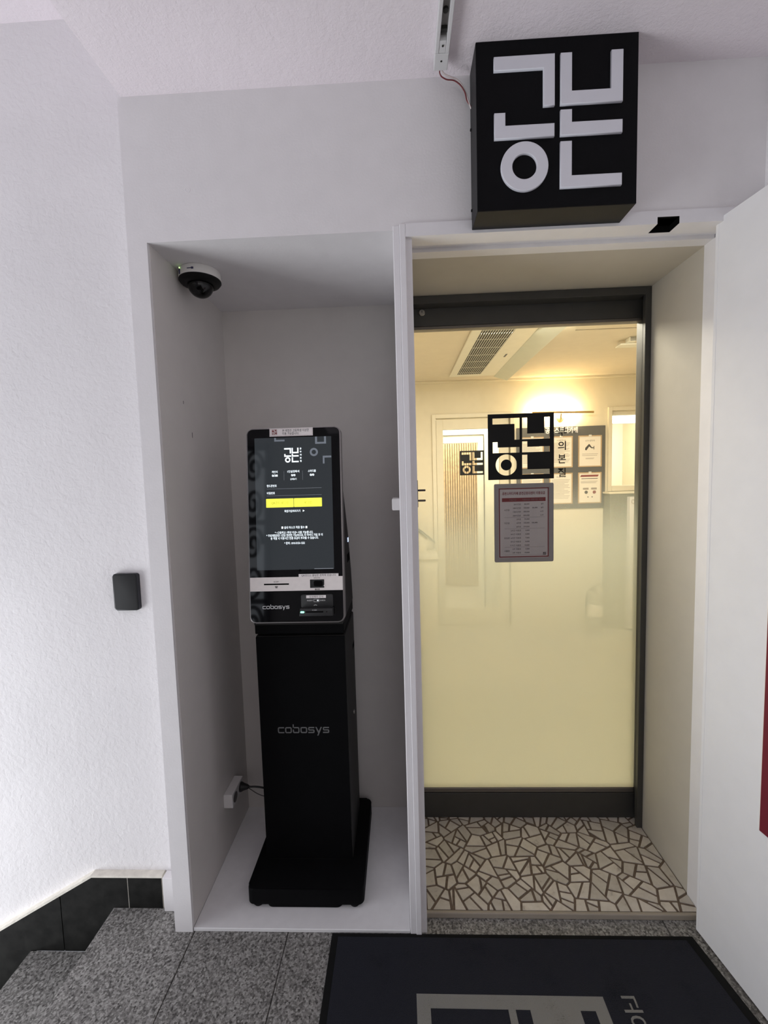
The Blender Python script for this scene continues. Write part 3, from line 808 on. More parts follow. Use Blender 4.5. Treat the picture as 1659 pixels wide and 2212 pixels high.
# tilted display head; local frame in millimetres-like metres, x right, y up the glass, z outwards
PM = frame((-0.430, 0.125, 0.984), (1, 0, 0), (0, 0.060, 0.652))
def pm(x, y, z=0.0): return at(PM, x/1000.0, y/1000.0, z)
PWd, PHt = 0.320, 0.655
obj('head_rim', prism(rrect(0, 0, PWd, PHt, 0.020, 8), -0.034, -0.001, PM, bev=0.003), 'kiosk_rim', kk, True)
gf = obj('glass_front', prism(rrect(0.004, 0.004, PWd-0.004, PHt-0.003, 0.018, 8), -0.002, 0.0012, PM, bev=0.0008), 'kiosk_glass', kk)
scn = obj('screen', prism([(0.0285, 0.178), (0.2885, 0.178), (0.2885, 0.622), (0.0285, 0.622)], 0.0010, 0.0015, PM), 'kiosk_screen', kk)
T0 = 0.0017
def ktext(s, x, y, size, mat='screen_white', width=None, align='CENTER', bold=0.01, par=scn, z=T0, name='screen_text', height=None):
    return text(name, s, size/1000.0, pm(x, y, z), mat, par, width=(width/1000.0 if width else None), align=align, bold=bold, height=(height/1000.0 if height else None))
def kpoly(loops, mat, name, par=scn, z=T0, depth=0.0):
    return fill([[(x/1000.0, y/1000.0) for x, y in lp] for lp in loops], depth, at(PM, 0, 0, z), name, mat, par)
def krect(x0, y0, x1, y1): return [(x0, y0), (x1, y0), (x1, y1), (x0, y1)]
emblem_glyphs(pm(129, 537.8, T0), 0.0485, 'screen_emblem', 'screen_white', scn)
for i, ch in enumerate('공부의본질'): ktext(ch, 184.5, 583 - 10.3*i, 6.6, bold=0.03, width=5.4, height=6.2)
ktext('개인석', 95, 507, 9, width=19.5); ktext('0/38', 95.5, 494.6, 9.5, width=19.5, bold=0.03)
ktext('1인실정좌석', 158.5, 507.2, 9, width=40); ktext('0/0', 158, 494.6, 9.5, width=14.5, bold=0.03); ktext('상세보기', 158, 481.5, 7.5, width=21)
ktext('스터디룸', 221.3, 507.3, 9, width=26.5); ktext('0/0', 221.3, 494.2, 9.5, width=14.5, bold=0.03)
kpoly([krect(126.4, 478, 126.9, 509)], 'screen_line', 'divider'); kpoly([krect(189.1, 478, 189.6, 509)], 'screen_line', 'divider')
ktext('핸드폰번호', 67.4, 460.4, 9, width=33.7, align='LEFT'); kpoly([krect(66.7, 449.7, 252.4, 450.4)], 'screen_line', 'input_line')
ktext('비밀번호', 67.4, 436, 9, width=27.1, align='LEFT'); kpoly([krect(66.7, 426.6, 252.2, 427.3)], 'screen_line', 'input_line')
bt = kpoly([rrect(64.2, 387.6, 157.2, 416.8, 1.6)], 'screen_yellow', 'login_button')
ktext('QR코드 로그인', 111, 402.4, 10, 'screen_brown', 58, z=T0+0.0002, bold=0.0)
bt = kpoly([rrect(158.8, 387.6, 252.5, 416.8, 1.6)], 'screen_yellow', 'login_button')
ktext('로그인', 205.5, 402.4, 10, 'screen_brown', 25, z=T0+0.0002, bold=0.0)
ktext('회원가입하러가기', 152.2, 374.4, 9, width=53.7); kpoly([[(187.5, 371.2), (194, 374.6), (187.5, 378)]], 'screen_white', 'arrow_mark')
ktext('■ 실내 마스크 착용 필수 ■', 157.8, 319.5, 9.5, width=87)
ktext('* <고등학교 1학년 이상> 사용 가능합니다.', 156.2, 302.6, 9.5, width=129)
ktext('* 무료체험권은 1인당 한번만 가능하므로, 타 아이디 가입 후 이', 157.6, 293.1, 9.5, width=190)
ktext('용 적발 시 이용시간 만큼 요금이 부과될 수 있습니다.', 157.8, 283.6, 9.5, width=162)
ktext('* 문의 : 010-5153-1222', 157.6, 267, 9.5, width=69.2)
kpoly([[(234.2, 621.8), (234.2, 597.4), (271.2, 597.4), (271.2, 621.8), (264.5, 621.8), (264.5, 603.5), (241, 603.5), (241, 621.8)]], 'screen_dim', 'ghost_mark')
kpoly([circ(229.2, 570.2, 13.8, 36), circ(229.2, 570.2, 7.4, 30)], 'screen_dim', 'ghost_mark')
kpoly([[(258.8, 530.6), (264.5, 530.6), (264.5, 550.5), (287.5, 550.5), (287.5, 556.8), (258.8, 556.8)]], 'screen_dim', 'ghost_mark')
kpoly([[(96, 621.5), (96, 609.2), (131, 609.2), (131, 615), (102, 615), (102, 621.5)]], 'screen_dim', 'ghost_mark')
kpoly([krect(222, 179.0, 286, 180.6)], 'screen_line', 'footer_line')
# stickers, silver strip, scanner, card reader
st_ = kpoly([krect(80.6, 626.3, 227.2, 653.6)], 'sticker_white', 'top_sticker', kk, 0.0014, 0.0004)
emblem_plate(pm(88.5, 632, 0.0020), 0.0175, 'sticker_emblem', 'sticker_red', st_)
ktext('본 매장은 고등학생 이상만', 124, 645.2, 10, 'sticker_ink', 90, 'LEFT', 0.005, st_, 0.0020, 'sticker_text')
ktext('이용 가능합니다.', 124, 635.2, 10, 'sticker_ink', 56, 'LEFT', 0.005, st_, 0.0020, 'sticker_text')
fill([[(x/1000, y/1000) for x, y in krect(83, 628.5, 225, 651.5)], [(x/1000, y/1000) for x, y in krect(83.4, 628.9, 224.6, 651.1)]], 0.0, at(PM, 0, 0, 0.0020), 'sticker_border', 'sticker_red', st_)
sv = kpoly([krect(3.9, 107.6, 316.2, 153.7)], 'brushed_silver', 'silver_strip', kk, 0.0010, 0.0012)
kpoly([krect(51, 128.0, 135.5, 132.8)], 'black_hole', 'receipt_slot', sv, 0.0023)
ktext('RECEIPT', 93.3, 138.5, 5.5, 'label_ink', 18, bold=0.0, par=sv, z=0.0024, name='strip_text')
kpoly([krect(88, 121.5, 98, 124.2), krect(89.5, 117.5, 96.5, 121)], 'label_ink', 'receipt_mark', sv, 0.0024)
sw = kpoly([rrect(206.6, 116.2, 254.2, 144.0, 1.0)], 'scanner_window', 'scanner_window', sv, 0.0022, 0.0005)
kpoly([rrect(219, 121, 249, 140, 6.0)], 'black_hole', 'scanner_lens', sw, 0.0029)
kpoly([[(254.5, 127.5), (260, 117), (252, 122.5)]], 'sticker_white', 'film_corner', sv, 0.0032)
ktext('BARCODE', 230.2, 149.4, 5.5, 'label_ink', 21, bold=0.0, par=sv, z=0.0024, name='strip_text')
ktext('출입인증', 230.6, 111.3, 5.5, 'sticker_ink', 16.5, bold=0.03, par=sv, z=0.0024, name='strip_text')
qs = kpoly([krect(169.1, 152.9, 302.6, 163.0)], 'sticker_white', 'code_sticker', kk, 0.0024, 0.0004)
ktext('QR코드는 출입문 왼쪽에 있습니다', 236, 158, 8, 'sticker_ink', 115, bold=0.0, par=qs, z=0.0030, name='sticker_text')
rd = obj('card_terminal', prism([(x/1000, y/1000) for x, y in rrect(177, 52, 283.5, 95.5, 6)], 0.001, 0.011, PM, bev=0.0015), 'reader_black', kk, True)
obj('terminal_lip', prism([(0.172, 0.0265), (0.284, 0.0265), (0.2835, 0.052), (0.176, 0.052)], 0.001, 0.024, PM, bev=0.003), 'reader_black', rd, True)
ksl = obj('card_slot', prism([(0.195, 0.0385), (0.253, 0.0385), (0.253, 0.043), (0.195, 0.043)], 0.0241, 0.0245, PM), 'black_hole', rd)
obj('terminal_light', prism([(x/1000, y/1000) for x, y in rrect(177.2, 37.5, 190, 43.2, 2.4)], 0.0238, 0.0248, PM), 'led_green', rd)
ktext('IC CARD', 224, 46.6, 4.5, 'kiosk_logo_grey', 15, par=rd, z=0.0243, name='terminal_text')
kpoly([circ(264.5, 40.6, 1.8, 16)], 'black_hole', 'terminal_hole', rd, 0.0243)
ps = kpoly([krect(194.8, 83.6, 260.5, 93.2)], 'sticker_white', 'terminal_sticker', rd, 0.0112, 0.0004)
ktext('삼성페이 인식', 228, 88.4, 8, 'label_ink', 46, bold=0.0, par=ps, z=0.0119, name='sticker_text')
ktext('INSERT', 207.5, 76, 6, 'kiosk_logo_grey', 20, par=rd, z=0.0114, name='terminal_text')
ktext('CHECK', 249.3, 76, 6, 'kiosk_logo_grey', 19, par=rd, z=0.0114, name='terminal_text')
kpoly([rrect(219.5, 71.2, 238, 80.5, 1.5), rrect(220.5, 72.2, 237, 79.5, 1.0)], 'kiosk_logo_grey', 'card_mark', rd, 0.0114)
kpoly([[(230.5, 74.4), (233, 74.4), (233, 73), (236, 75.8), (233, 78.6), (233, 77.2), (230.5, 77.2)]], 'screen_white', 'arrow_mark', rd, 0.0114)
kpoly([[(219, 59), (221, 61.2), (225, 62.4), (229, 61.2), (231, 59), (229.6, 58.6), (227, 60.4), (223, 60.4), (220.4, 58.6)]], 'kiosk_logo_grey', 'wave_mark', rd, 0.0114)
wordmark(pm(90, 53.4, 0.0016), 0.0905, 0.0195, 'head_logo', 'kiosk_logo_grey', kk)
kpoly([circ(173.9, 174.8, 4.2, 24)], 'black_hole', 'front_lens', gf, 0.0016)

# ------------------------------------------------------------------ security camera in the recess
cc = root('security_camera', (-0.557, 0.185, NZ), 'white and black dome security camera on the recess ceiling', 'camera')
CM = Matrix.Translation((-0.557, 0.185, NZ)) @ Matrix.Rotation(math.pi, 4, 'X')
obj('camera_base', lathe([(0, 0), (0.060, 0), (0.064, 0.004), (0.066, 0.024), (0.0655, 0.030), (0, 0.030)], CM, 48), 'camera_white', cc, True)
obj('camera_ring', lathe([(0.0, 0.029), (0.0655, 0.029), (0.066, 0.033), (0.060, 0.041), (0.044, 0.045), (0.041, 0.044), (0.0, 0.044)], CM, 48), 'camera_black', cc, True)
dome = [(0.040, 0.043)] + [(0.040*math.cos(a), 0.046+0.038*math.sin(a)) for a in [math.radians(q) for q in range(0, 90, 10)]] + [(0, 0.084)]
obj('dome_cover', lathe(dome, CM, 40), 'dome_plastic', cc, True)
ball = [(0, 0.043)] + [(0.031*math.cos(a), 0.048+0.031*math.sin(a)) for a in [math.radians(q) for q in range(-15, 90, 10)]] + [(0, 0.079)]
core = obj('camera_ball', lathe(ball, CM, 32), 'camera_core', cc, True)
obj('lens', lathe([(0, 0), (0.010, 0), (0.010, 0.006), (0.007, 0.006), (0.006, 0.003), (0, 0.003)], frame((-0.550, 0.158, 2.092), (1, 0, 0), (0, 0.4, 1)), 20), 'black_hole', core, True)
for ang, nm, mt_, w_, h_, zz_ in ((-2.33, 'blue_label', 'navy_ink', 0.009, 0.015, 0.019), (-1.50, 'square_label', 'navy_ink', 0.007, 0.006, 0.0175), (-1.66, 'name_print', 'navy_ink', 0.013, 0.002, 0.0175), (-2.33, 'status_light', 'led_lime', 0.003, 0.003, 0.007)):
    px, py = math.cos(ang), math.sin(ang)
    Mx = frame((-0.557+0.0662*px, 0.185+0.0662*py, NZ-zz_), (-py, px, 0), (0, 0, 1))
    obj(nm, prism([(-w_/2, -h_/2), (w_/2, -h_/2), (w_/2, h_/2), (-w_/2, h_/2)], -0.001, 0.0006, Mx), mt_, cc)

# ------------------------------------------------------------------ wall socket, plug and cables
so = root('socket_strip', (NX0+0.002, 0.34, 0.20), 'white double wall socket low on the left side of the recess', 'socket')
SX = NX0+0.0015
obj('socket_body', B(SX, SX+0.036, 0.278, 0.392, 0.205, 0.259, 0.003, 2), 'plastic_white', so)
for y in (0.306, 0.362):
    obj('socket_hole', lathe([(0, 0), (0.019, 0), (0.019, 0.0015), (0.017, 0.0015), (0.0165, 0.0004), (0, 0.0004)], frame((SX+0.036, y, 0.232), (0, 1, 0), (0, 0, 1)), 24), 'label_ink', so)
pg = root('power_plug', (SX+0.05, 0.362, 0.232), 'black power plug with cable in the recess wall socket', 'plug')
obj('plug_body', lathe([(0, 0), (0.017, 0), (0.018, 0.004), (0.014, 0.012), (0.009, 0.028), (0.005, 0.034), (0, 0.034)], frame((SX+0.0375, 0.362, 0.232), (0, 1, 0), (0, 0, 1)), 24), 'cable_black', pg, True)
tube([(SX+0.068, 0.362, 0.232), (SX+0.10, 0.366, 0.229), (-0.492, 0.374, 0.217), (-0.475, 0.380, 0.208)], 0.0038, 'power_cable', 'cable_black', pg)
tube([(SX+0.030, 0.394, 0.222), (SX+0.055, 0.398, 0.200), (SX+0.10, 0.41, 0.160), (-0.492, 0.416, 0.148), (-0.475, 0.42, 0.144)], 0.0018, 'thin_cable', 'cable_grey', pg)
# small white box on the partition
wb = root('wall_box', (0.07, 0.16, 1.353), 'small white box on the partition edge inside the recess', 'junction box')
obj('box_body', B(0.0585, NX1+0.0005, 0.12, 0.20, 1.353, 1.391, 0.002, 2), 'plastic_white', wb)
obj('box_lid', B(0.0575, 0.0590, 0.123, 0.197, 1.356, 1.388, 0.0005, 1), 'plastic_white', wb)

# ------------------------------------------------------------------ study cafe seen through the glass
IX0, IX1, IY0, IY1, IZ = -0.75, 3.0, 0.565, 2.90, 2.343
struct(obj('floor_cafe', B(IX0, IX1, IY0-0.06, 5.0, -0.10, 0.0), 'cafe_floor'), 'floor of the cafe behind the glass door', 'floor')
struct(obj('ceiling_cafe', B(IX0, IX1, 0.585, 5.0, IZ, IZ+0.08), 'cafe_ceiling'), 'cream cafe ceiling seen through the glass', 'ceiling')
w = B(IX0-0.1, IX0, IY0, 5.0, 0, IZ)
struct(obj('wall_cafe_left', w, 'cafe_wall'), 'cream left wall of the cafe', 'wall')
struct(obj('wall_cafe_right', B(IX1, IX1+0.1, IY0, 5.0, 0, IZ), 'cafe_wall'), 'cream right wall of the cafe', 'wall')
w = B(IX0, 0.136, IY0, IY0+0.02, 0, IZ+0.05); box(w, 1.067, IX1, 0.56, IY0+0.02, 0, IZ+0.05); box(w, 0.136, 1.067, 0.555, IY0+0.02, ZT, IZ+0.05)
struct(obj('wall_cafe_front', w, 'cafe_wall'), 'inner side of the front wall of the cafe', 'wall')
DX0, DX1, DZ = 0.432, 1.125, 2.000
VX0, VX1, VZ0, VZ1 = 2.055, 2.75, 1.325, 2.022
w = B(IX0, DX0, IY1, IY1+0.10, 0, IZ)
box(w, DX0, DX1, IY1, IY1+0.10, DZ, IZ); box(w, DX1, VX0, IY1, IY1+0.10, 0, IZ)
box(w, VX0, VX1, IY1, IY1+0.10, 0, VZ0); box(w, VX0, VX1, IY1, IY1+0.10, VZ1, IZ); box(w, VX1, IX1, IY1, IY1+0.10, 0, IZ)
struct(obj('wall_cafe_back', w, 'cafe_wall'), 'warm lit cream back wall of the cafe', 'wall')
struct(obj('trim_3', B(IX0, IX1, IY1-0.016, IY1, IZ-0.022, IZ, 0.004, 2), 'cafe_trim'), 'cream moulding where cafe wall meets ceiling', 'moulding')
# inner door
d3 = sroot('door_3', (0.78, IY1, 0.0), 'cream inner door with large frosted glass seen through the glass door', 'door')
for x0, x1, z0, z1 in ((DX0-0.036, DX0, 0, DZ+0.036), (DX1, DX1+0.036, 0, DZ+0.036)):
    obj('casing', B(x0, x1, IY1-0.018, IY1+0.02, z0, z1, 0.002, 1), 'cafe_trim', d3)
obj('casing', B(DX0, DX1, IY1-0.018, IY1+0.02, DZ, DZ+0.036, 0.002, 1), 'cafe_trim', d3)
GX0, GX1, GZ0, GZ1 = 0.503, 1.034, 0.170, 1.897
LD = IY1+0.03
obj('stile', B(DX0+0.006, GX0, LD, LD+0.04, 0.01, DZ-0.008, 0.002, 1), 'cafe_trim', d3)
obj('stile', B(GX1, DX1-0.006, LD, LD+0.04, 0.01, DZ-0.008, 0.002, 1), 'cafe_trim', d3)
obj('rail', B(GX0, GX1, LD, LD+0.04, GZ1, DZ-0.008, 0.002, 1), 'cafe_trim', d3)
obj('rail', B(GX0, GX1, LD, LD+0.04, 0.01, GZ0, 0.002, 1), 'cafe_trim', d3)
obj('glass_pane', B(GX0, GX1, LD+0.016, LD+0.022, GZ0, GZ1), 'clear_glass', d3)
emblem_plate(FR(0.660, LD+0.0150, 1.462), 0.232, 'emblem_decal', 'decal_black', d3)
# corridor behind it
struct(obj('wall_corridor', B(0.0, 0.1, 3.0, 5.0, 0, IZ), 'corridor_white'), 'white side wall of the corridor behind the inner door', 'wall')
w = B(0.1, 0.12, 3.5, 3.56, 0, IZ); box(w, 0.12, 0.93, 3.5, 3.56, 1.81, IZ); box(w, 0.93, 2.03, 3.5, 3.56, 0, IZ)
struct(obj('wall_corridor_front', w, 'corridor_white'), 'bright white framed opening behind the inner door', 'wall')
t4 = B(0.10, 0.996, 3.492, 3.50, 1.888, 1.897); box(t4, 0.988, 0.996, 3.492, 3.50, 0.0, 1.888)
struct(obj('trim_4', t4, 'label_ink'), 'thin dark joint around the white corridor opening', 'joint')
struct(obj('wall_corridor_right', B(1.95, 2.03, 3.0, 5.0, 0, IZ), 'corridor_white'), 'white wall at the right end of the corridor', 'wall')
sw_ = struct(obj('wall_slatted', B(0.1, 1.95, 4.46, 4.50, 0, IZ), 'slat_shadow'), 'wooden slat wall at the end of the corridor', 'wall')
x = 0.35
while x < 1.15:
    obj('slat', B(x, x+0.021, 4.435, 4.46, 0.0, IZ-0.001), 'slat_wood', sw_); x += 0.030
ld = bpy.data.lights.new('assumed_end_room_light', 'AREA'); ld.size = 0.5; ld.energy = 14; ld.color = (1, 0.9, 0.72)  # assumed overhead light without a fixture, brightens the slat wall
lo = bpy.data.objects.new('assumed_end_room_light', ld); lo.location = (0.8, 4.1, 2.3); COL.objects.link(lo)

# interior window to the reading room
wn = sroot('window_1', (2.4, IY1, VZ0), 'cream framed window to a lit room right of the notice board', 'window')
for a in ((VX0-0.034, VX0, VZ0-0.05, VZ1+0.03), (VX1, VX1+0.034, VZ0-0.05, VZ1+0.03)):
    obj('window_frame', B(a[0], a[1], IY1-0.02, IY1+0.10, a[2], a[3], 0.002, 1), 'cafe_trim', wn)
obj('window_frame', B(VX0, VX1, IY1-0.02, IY1+0.10, VZ1-0.004, VZ1+0.03, 0.002, 1), 'cafe_trim', wn)
obj('window_sill', B(VX0, VX1, IY1-0.03, IY1+0.10, VZ0-0.05, VZ0, 0.003, 1), 'cafe_trim', wn)
obj('window_head', B(VX0, VX1, IY1+0.02, IY1+0.10, 1.985, VZ1-0.004), 'cafe_trim', wn)
obj('glass_pane', B(VX0, VX1, IY1+0.05, IY1+0.055, VZ0, 1.985), 'clear_glass', wn)
struct(obj('wall_reading_room', B(2.03, IX1, 4.6, 4.7, 0, IZ), 'corridor_white'), 'pale wall of the room behind the window', 'wall')
lt = root('tube_light', (2.5, 3.25, 1.96), 'bright twin tube light seen through the cafe window', 'light')
for z in (1.985, 1.945):
    obj('light_tube', B(2.10, 2.95, 3.24, 3.27, z, z+0.028, 0.006, 2), 'tube_emit', lt)
obj('light_housing', B(2.09, 2.96, 3.27, 3.30, 1.935, 2.02), 'plastic_white', lt)
ld = bpy.data.lights.new('assumed_reading_room_light', 'AREA'); ld.size = 0.6; ld.energy = 22; ld.color = (1, 0.90, 0.70)  # assumed unseen light for this room, besides the visible tubes
lo = bpy.data.objects.new('assumed_reading_room_light', ld); lo.location = (2.5, 3.7, 2.3); COL.objects.link(lo)

# ceiling air conditioner
ac = root('air_conditioner', (0.80, 2.1, IZ-0.02), 'white ceiling air conditioner with slotted grille inside the cafe', 'air conditioner')
obj('ac_panel', B(0.541, 1.02, 1.05, 2.66, IZ-0.018, IZ-0.001, 0.004, 2), 'ac_white', ac)
obj('grille_recess', B(0.600, 0.800, 1.15, 2.575, IZ-0.0195, IZ-0.017), 'ac_dark', ac)
for i in range(13):
    x = 0.606 + i*0.0155
    obj('grille_bar', B(x, x+0.0036, 1.15, 2.575, IZ-0.022, IZ-0.0185), 'ac_bar', ac)
for i in range(8):
    y = 1.25 + i*0.18
    obj('grille_rib', B(0.600, 0.800, y, y+0.004, IZ-0.0212, IZ-0.0190), 'ac_bar', ac)
obj('vane', prism([(0.935, IZ-0.020), (1.052, IZ-0.058), (1.055, IZ-0.052), (0.938, IZ-0.014)], -2.70, -1.10, frame((0, 0, 0), (1, 0, 0), (0, 0, 1))), 'ac_vane', ac)
obj('maker_mark', B(0.870, 0.884, 1.98, 2.06, IZ-0.0188, IZ-0.0178), 'board_grey', ac)
sd = root('ceiling_sensor', (1.68, 1.82, IZ), 'small slotted sensor bracket on the cafe ceiling at upper right', 'sensor')
obj('mount_block', B(1.625, 1.672, 1.74, 1.80, IZ-0.030, IZ, 0.003, 1), 'ac_white', sd)
for i in range(3):
    obj('vent_slot', B(1.628, 1.669, 1.7385, 1.7405, IZ-0.026+i*0.009, IZ-0.022+i*0.009), 'board_grey', sd)
obj('flat_plate', B(1.585, 1.80, 1.78, 1.86, IZ-0.040, IZ-0.030, 0.003, 1), 'ac_white', sd)
struct(obj('trim_5', B(1.20, 2.6, 1.553, 1.561, IZ-0.003, IZ), 'edge_trim'), 'thin joint line on the cafe ceiling', 'joint')

# notice board with clip frames
nbd = root('notice_board', (1.59, IY1, 1.12), 'dark grey notice board with white raised heading on the cafe wall', 'notice board')
obj('board_panel', B(1.182, 1.996, IY1-0.015, IY1-0.0005, 1.122, 1.886, 0.002, 1), 'board_grey', nbd)
text('heading_letters', '공본스터디카페', 0.07, FR(1.592, IY1-0.015, 1.852), 'sign_letter', nbd, width=0.296, height=0.056, depth=0.010, bold=0.03)
lab = {(0, 0): 'tan clip frame with notice, upper left of the grey board behind the emblem', (1, 0): 'tan clip frame with long text notice, upper middle of the grey board',
       (2, 0): 'tan clip frame with camera pictogram notice, upper right of the grey board', (0, 1): 'tan clip frame with notice, lower left of the grey board behind the price list',
       (1, 1): 'tan clip frame with text notice, lower middle of the grey board', (2, 1): 'tan clip frame with red banner notice, lower right of the grey board'}
for ci, x0 in enumerate((1.216, 1.482, 1.747)):
    for ri, z0 in enumerate((1.508, 1.168)):
        nf = root('framed_notice', (x0+0.107, IY1-0.016, z0), lab[(ci, ri)], 'notice', 'clip frames on the notice board')
        Mn = FR(x0, IY1-0.0152, z0); fw, fh = 0.214, 0.290
        fill([rrect(0, 0, fw, fh, 0.004), rrect(0.010, 0.010, fw-0.010, fh-0.010, 0.002)], 0.006, Mn, 'clip_border', 'frame_tan', nf)
        obj('paper_sheet', prism([(0.010, 0.010), (fw-0.010, 0.010), (fw-0.010, fh-0.010), (0.010, fh-0.010)], 0.0005, 0.003, Mn), 'notice_paper', nf)
        obj('clip', B(x0+0.094, x0+0.120, IY1-0.026, IY1-0.0205, z0+fh-0.010, z0+fh+0.006, 0.002, 1), 'ac_bar', nf)
        Mt = at(Mn, 0, 0, 0.0035)
        def lines(zs, x_0, x_1, th=0.0035, mat='notice_ink'):
            for q, z_ in enumerate(zs):
                e_ = x_1 - (0.05 if q % 4 == 3 else 0.008*(q % 3))
                fill([[(x_0, z_), (e_, z_), (e_, z_+th), (x_0, z_+th)]], 0.0, Mt, 'text_line', mat, nf)
        if (ci, ri) == (2, 0):
            text('notice_title', 'CCTV 설치안내', 0.018, at(Mt, 0.107, 0.242), 'notice_dark', nf, width=0.085)
            fill([[(0.062, 0.158), (0.074, 0.152), (0.100, 0.188), (0.122, 0.170), (0.140, 0.172), (0.140, 0.160), (0.146, 0.160), (0.146, 0.192), (0.140, 0.192), (0.140, 0.180), (0.124, 0.180), (0.106, 0.206), (0.098, 0.212), (0.064, 0.176)]], 0.0, Mt, 'camera_pictogram', 'notice_dark', nf)
            lines((0.118, 0.104), 0.035, 0.180); lines((0.080, 0.072), 0.068, 0.148, 0.003)
        elif (ci, ri) == (2, 1):
            fill([[(0.018, 0.248), (0.028, 0.266), (0.190, 0.266), (0.180, 0.248)]], 0.0, Mt, 'red_banner', 'sticker_red', nf)
            lines((0.228,), 0.03, 0.18, 0.006, 'notice_dark'); lines((0.205, 0.197, 0.189), 0.025, 0.18, 0.003)
            for q, x_ in enumerate((0.075, 0.150)):
                fill([[(x_-0.03, 0.128), (x_+0.022, 0.128), (x_+0.022, 0.146), (x_-0.03, 0.146)]], 0.0, Mt, 'notice_block', 'notice_ink', nf)
                fill([circ(x_, 0.104, 0.0155, 24)], 0.0, Mt, 'notice_disc', ('notice_dark', 'sticker_red')[q], nf)
                fill([circ(0.092+0.038*q, 0.060, 0.006, 16)], 0.0, Mt, 'notice_dot', 'notice_dark', nf)
        else:
            text('notice_title', ('이용안내', '환불규정', '시설안내', '이용수칙')[ci*2+ri], 0.016, at(Mt, 0.107, 0.252), 'notice_dark', nf, width=0.08)
            lines([0.225-0.0125*q for q in range(15)], 0.022, 0.190, 0.0034)

# picture lamp over the board
pl_ = root('wall_lamp', (1.56, IY1, 1.98), 'brass picture lamp glowing above the grey notice board', 'lamp')
tube([(1.30, 2.80, 2.012), (1.85, 2.80, 2.000)], 0.0095, 'lamp_bar', 'brass', pl_, smooth=False)
tube([(1.585, IY1-0.002, 1.958), (1.585, 2.86, 1.948), (1.565, 2.82, 1.950), (1.560, 2.80, 1.995)], 0.007, 'lamp_arm', 'brass', pl_)
obj('wall_plate', lathe([(0, 0), (0.035, 0), (0.033, 0.012), (0, 0.014)], FR(1.585, IY1, 1.965), 28), 'brass', pl_, True)
obj('light_strip', B(1.32, 1.70, 2.812, 2.822, 1.995, 2.010), 'lamp_emit', pl_)
ld = bpy.data.lights.new('lamp_light', 'AREA'); ld.shape = 'RECTANGLE'; ld.size = 0.36; ld.size_y = 0.02; ld.energy = 9; ld.color = (1, 0.74, 0.38)
lo = bpy.data.objects.new('lamp_light', ld); lo.location = (1.52, 2.83, 2.005); lo.rotation_euler = (math.radians(100), 0, 0); COL.objects.link(lo)

# counter at the left with a slanted screen
ct = root('counter', (0.18, 2.45, 0.0), 'cream reception counter at the left behind the frosted glass', 'counter')
obj('counter_body', B(-0.20, 0.375, 2.32, 2.62, 0.0, 0.775), 'counter_cream', ct)
obj('counter_top', B(-0.21, 0.385, 2.30, 2.64, 0.775, 0.812, 0.003, 1), 'counter_cream', ct)
tb = root('slanted_tablet', (0.25, 2.5, 0.812), 'thin dark slanted screen lying on the cream counter', 'tablet')
obj('tablet_plate', prism([(0.120, 1.080), (0.372, 0.880), (0.380, 0.890), (0.128, 1.092)], -2.62, -2.48, frame((0, 0, 0), (1, 0, 0), (0, 0, 1))), 'cabinet_grey', tb)
obj('tablet_stand', prism([(0.16, 0.812), (0.30, 0.812), (0.31, 0.925), (0.19, 1.018)], -2.60, -2.50, frame((0, 0, 0), (1, 0, 0), (0, 0, 1))), 'counter_cream', tb)
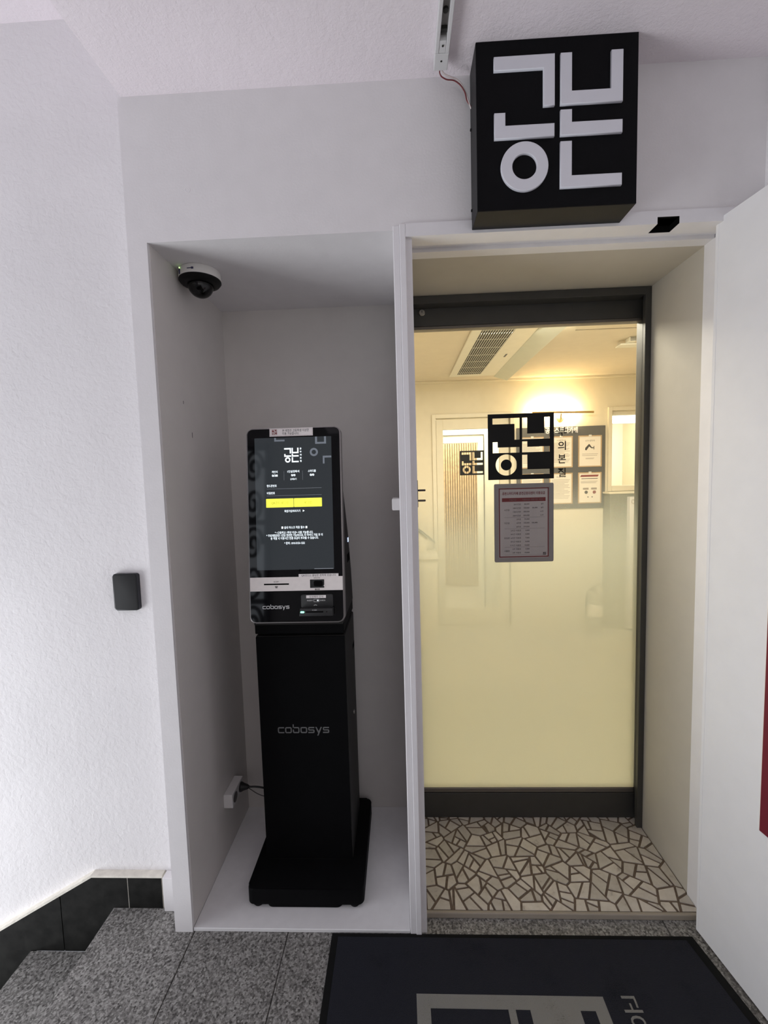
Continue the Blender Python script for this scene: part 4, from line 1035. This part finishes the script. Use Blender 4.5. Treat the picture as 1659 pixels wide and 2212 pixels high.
# cabinet, number panel and extinguisher at the right
cbn = root('cabinet', (2.15, 2.82, 0.0), 'tall grey green cabinet below the cafe window', 'cabinet')
obj('cabinet_body', B(1.985, 2.60, 2.76, IY1-0.002, 0.0, 1.255, 0.003, 1), 'cabinet_grey', cbn)
obj('cabinet_top', B(1.975, 2.61, 2.755, IY1-0.001, 1.255, 1.272, 0.002, 1), 'cafe_trim', cbn)
ln = root('number_panel', (2.3, 2.74, 0.3), 'white numbered locker panel in front of the grey cabinet', 'locker')
obj('panel', B(2.135, 2.50, 2.70, 2.7595, 0.02, 1.228, 0.003, 1), 'plastic_white', ln)
text('panel_number', '01', 0.06, FR(2.170, 2.6995, 1.185), 'notice_ink', ln, width=0.05)
ex_ = root('fire_extinguisher', (1.825, 2.70, 0.0), 'fire extinguisher standing on the cafe floor behind the frosting', 'fire extinguisher')
EM = Matrix.Translation((1.825, 2.70, 0))
obj('cylinder', lathe([(0, 0.0), (0.070, 0.0), (0.072, 0.01), (0.072, 0.29), (0.060, 0.335), (0.022, 0.36), (0.022, 0.385), (0, 0.385)], EM, 28), 'extinguisher_body', ex_, True)
obj('label', lathe([(0.0725, 0.16), (0.073, 0.16), (0.073, 0.27), (0.0725, 0.27)], EM, 28), 'notice_paper', ex_)
obj('valve', B(1.805, 1.845, 2.685, 2.715, 0.385, 0.41, 0.004, 1), 'dark_steel', ex_)
obj('handle', prism([(1.800, 0.408), (1.890, 0.440), (1.888, 0.450), (1.798, 0.418)], -2.708, -2.692, frame((0, 0, 0), (1, 0, 0), (0, 0, 1))), 'dark_steel', ex_)
tube([(1.805, 2.70, 0.40), (1.765, 2.69, 0.38), (1.745, 2.68, 0.28), (1.747, 2.68, 0.15)], 0.008, 'hose', 'cable_black', ex_)

# ornamental iron gate behind the photographer, mirrored in the kiosk glass
ig = root('iron_gate', (-1.885, -2.96, -0.1), 'ornamental black iron gate mirrored in the kiosk glass', 'gate')
for x in (-2.44, -2.16, -1.885, -1.61, -1.33):
    obj('gate_bar', B(x-0.02, x+0.02, -2.98, -2.94, -0.1, 2.45), 'iron_black', ig)
for z in (-0.05, 0.78, 1.60, 2.40):
    obj('gate_rail', B(-2.45, -1.32, -2.98, -2.94, z-0.025, z+0.025), 'iron_black', ig)
for ci in range(4):
    for ri in range(3):
        cx = -2.302 + 0.276*ci; cz = 0.365 + 0.815*ri
        for sg_ in (1, -1):
            pts = []
            for k in range(22):
                a_ = k/21*3.6*math.pi
                rr = 0.19*(1 - k/24)
                pts.append((cx + sg_*0.55*rr*math.cos(a_), -2.96, cz + sg_*(0.19 - 0.0) + sg_*rr*math.sin(a_)))
            tube(pts, 0.021, 'gate_scroll', 'iron_black', ig, res=1)

if TXT is not None:
    cu = TXT.data; bpy.data.objects.remove(TXT); bpy.data.curves.remove(cu)
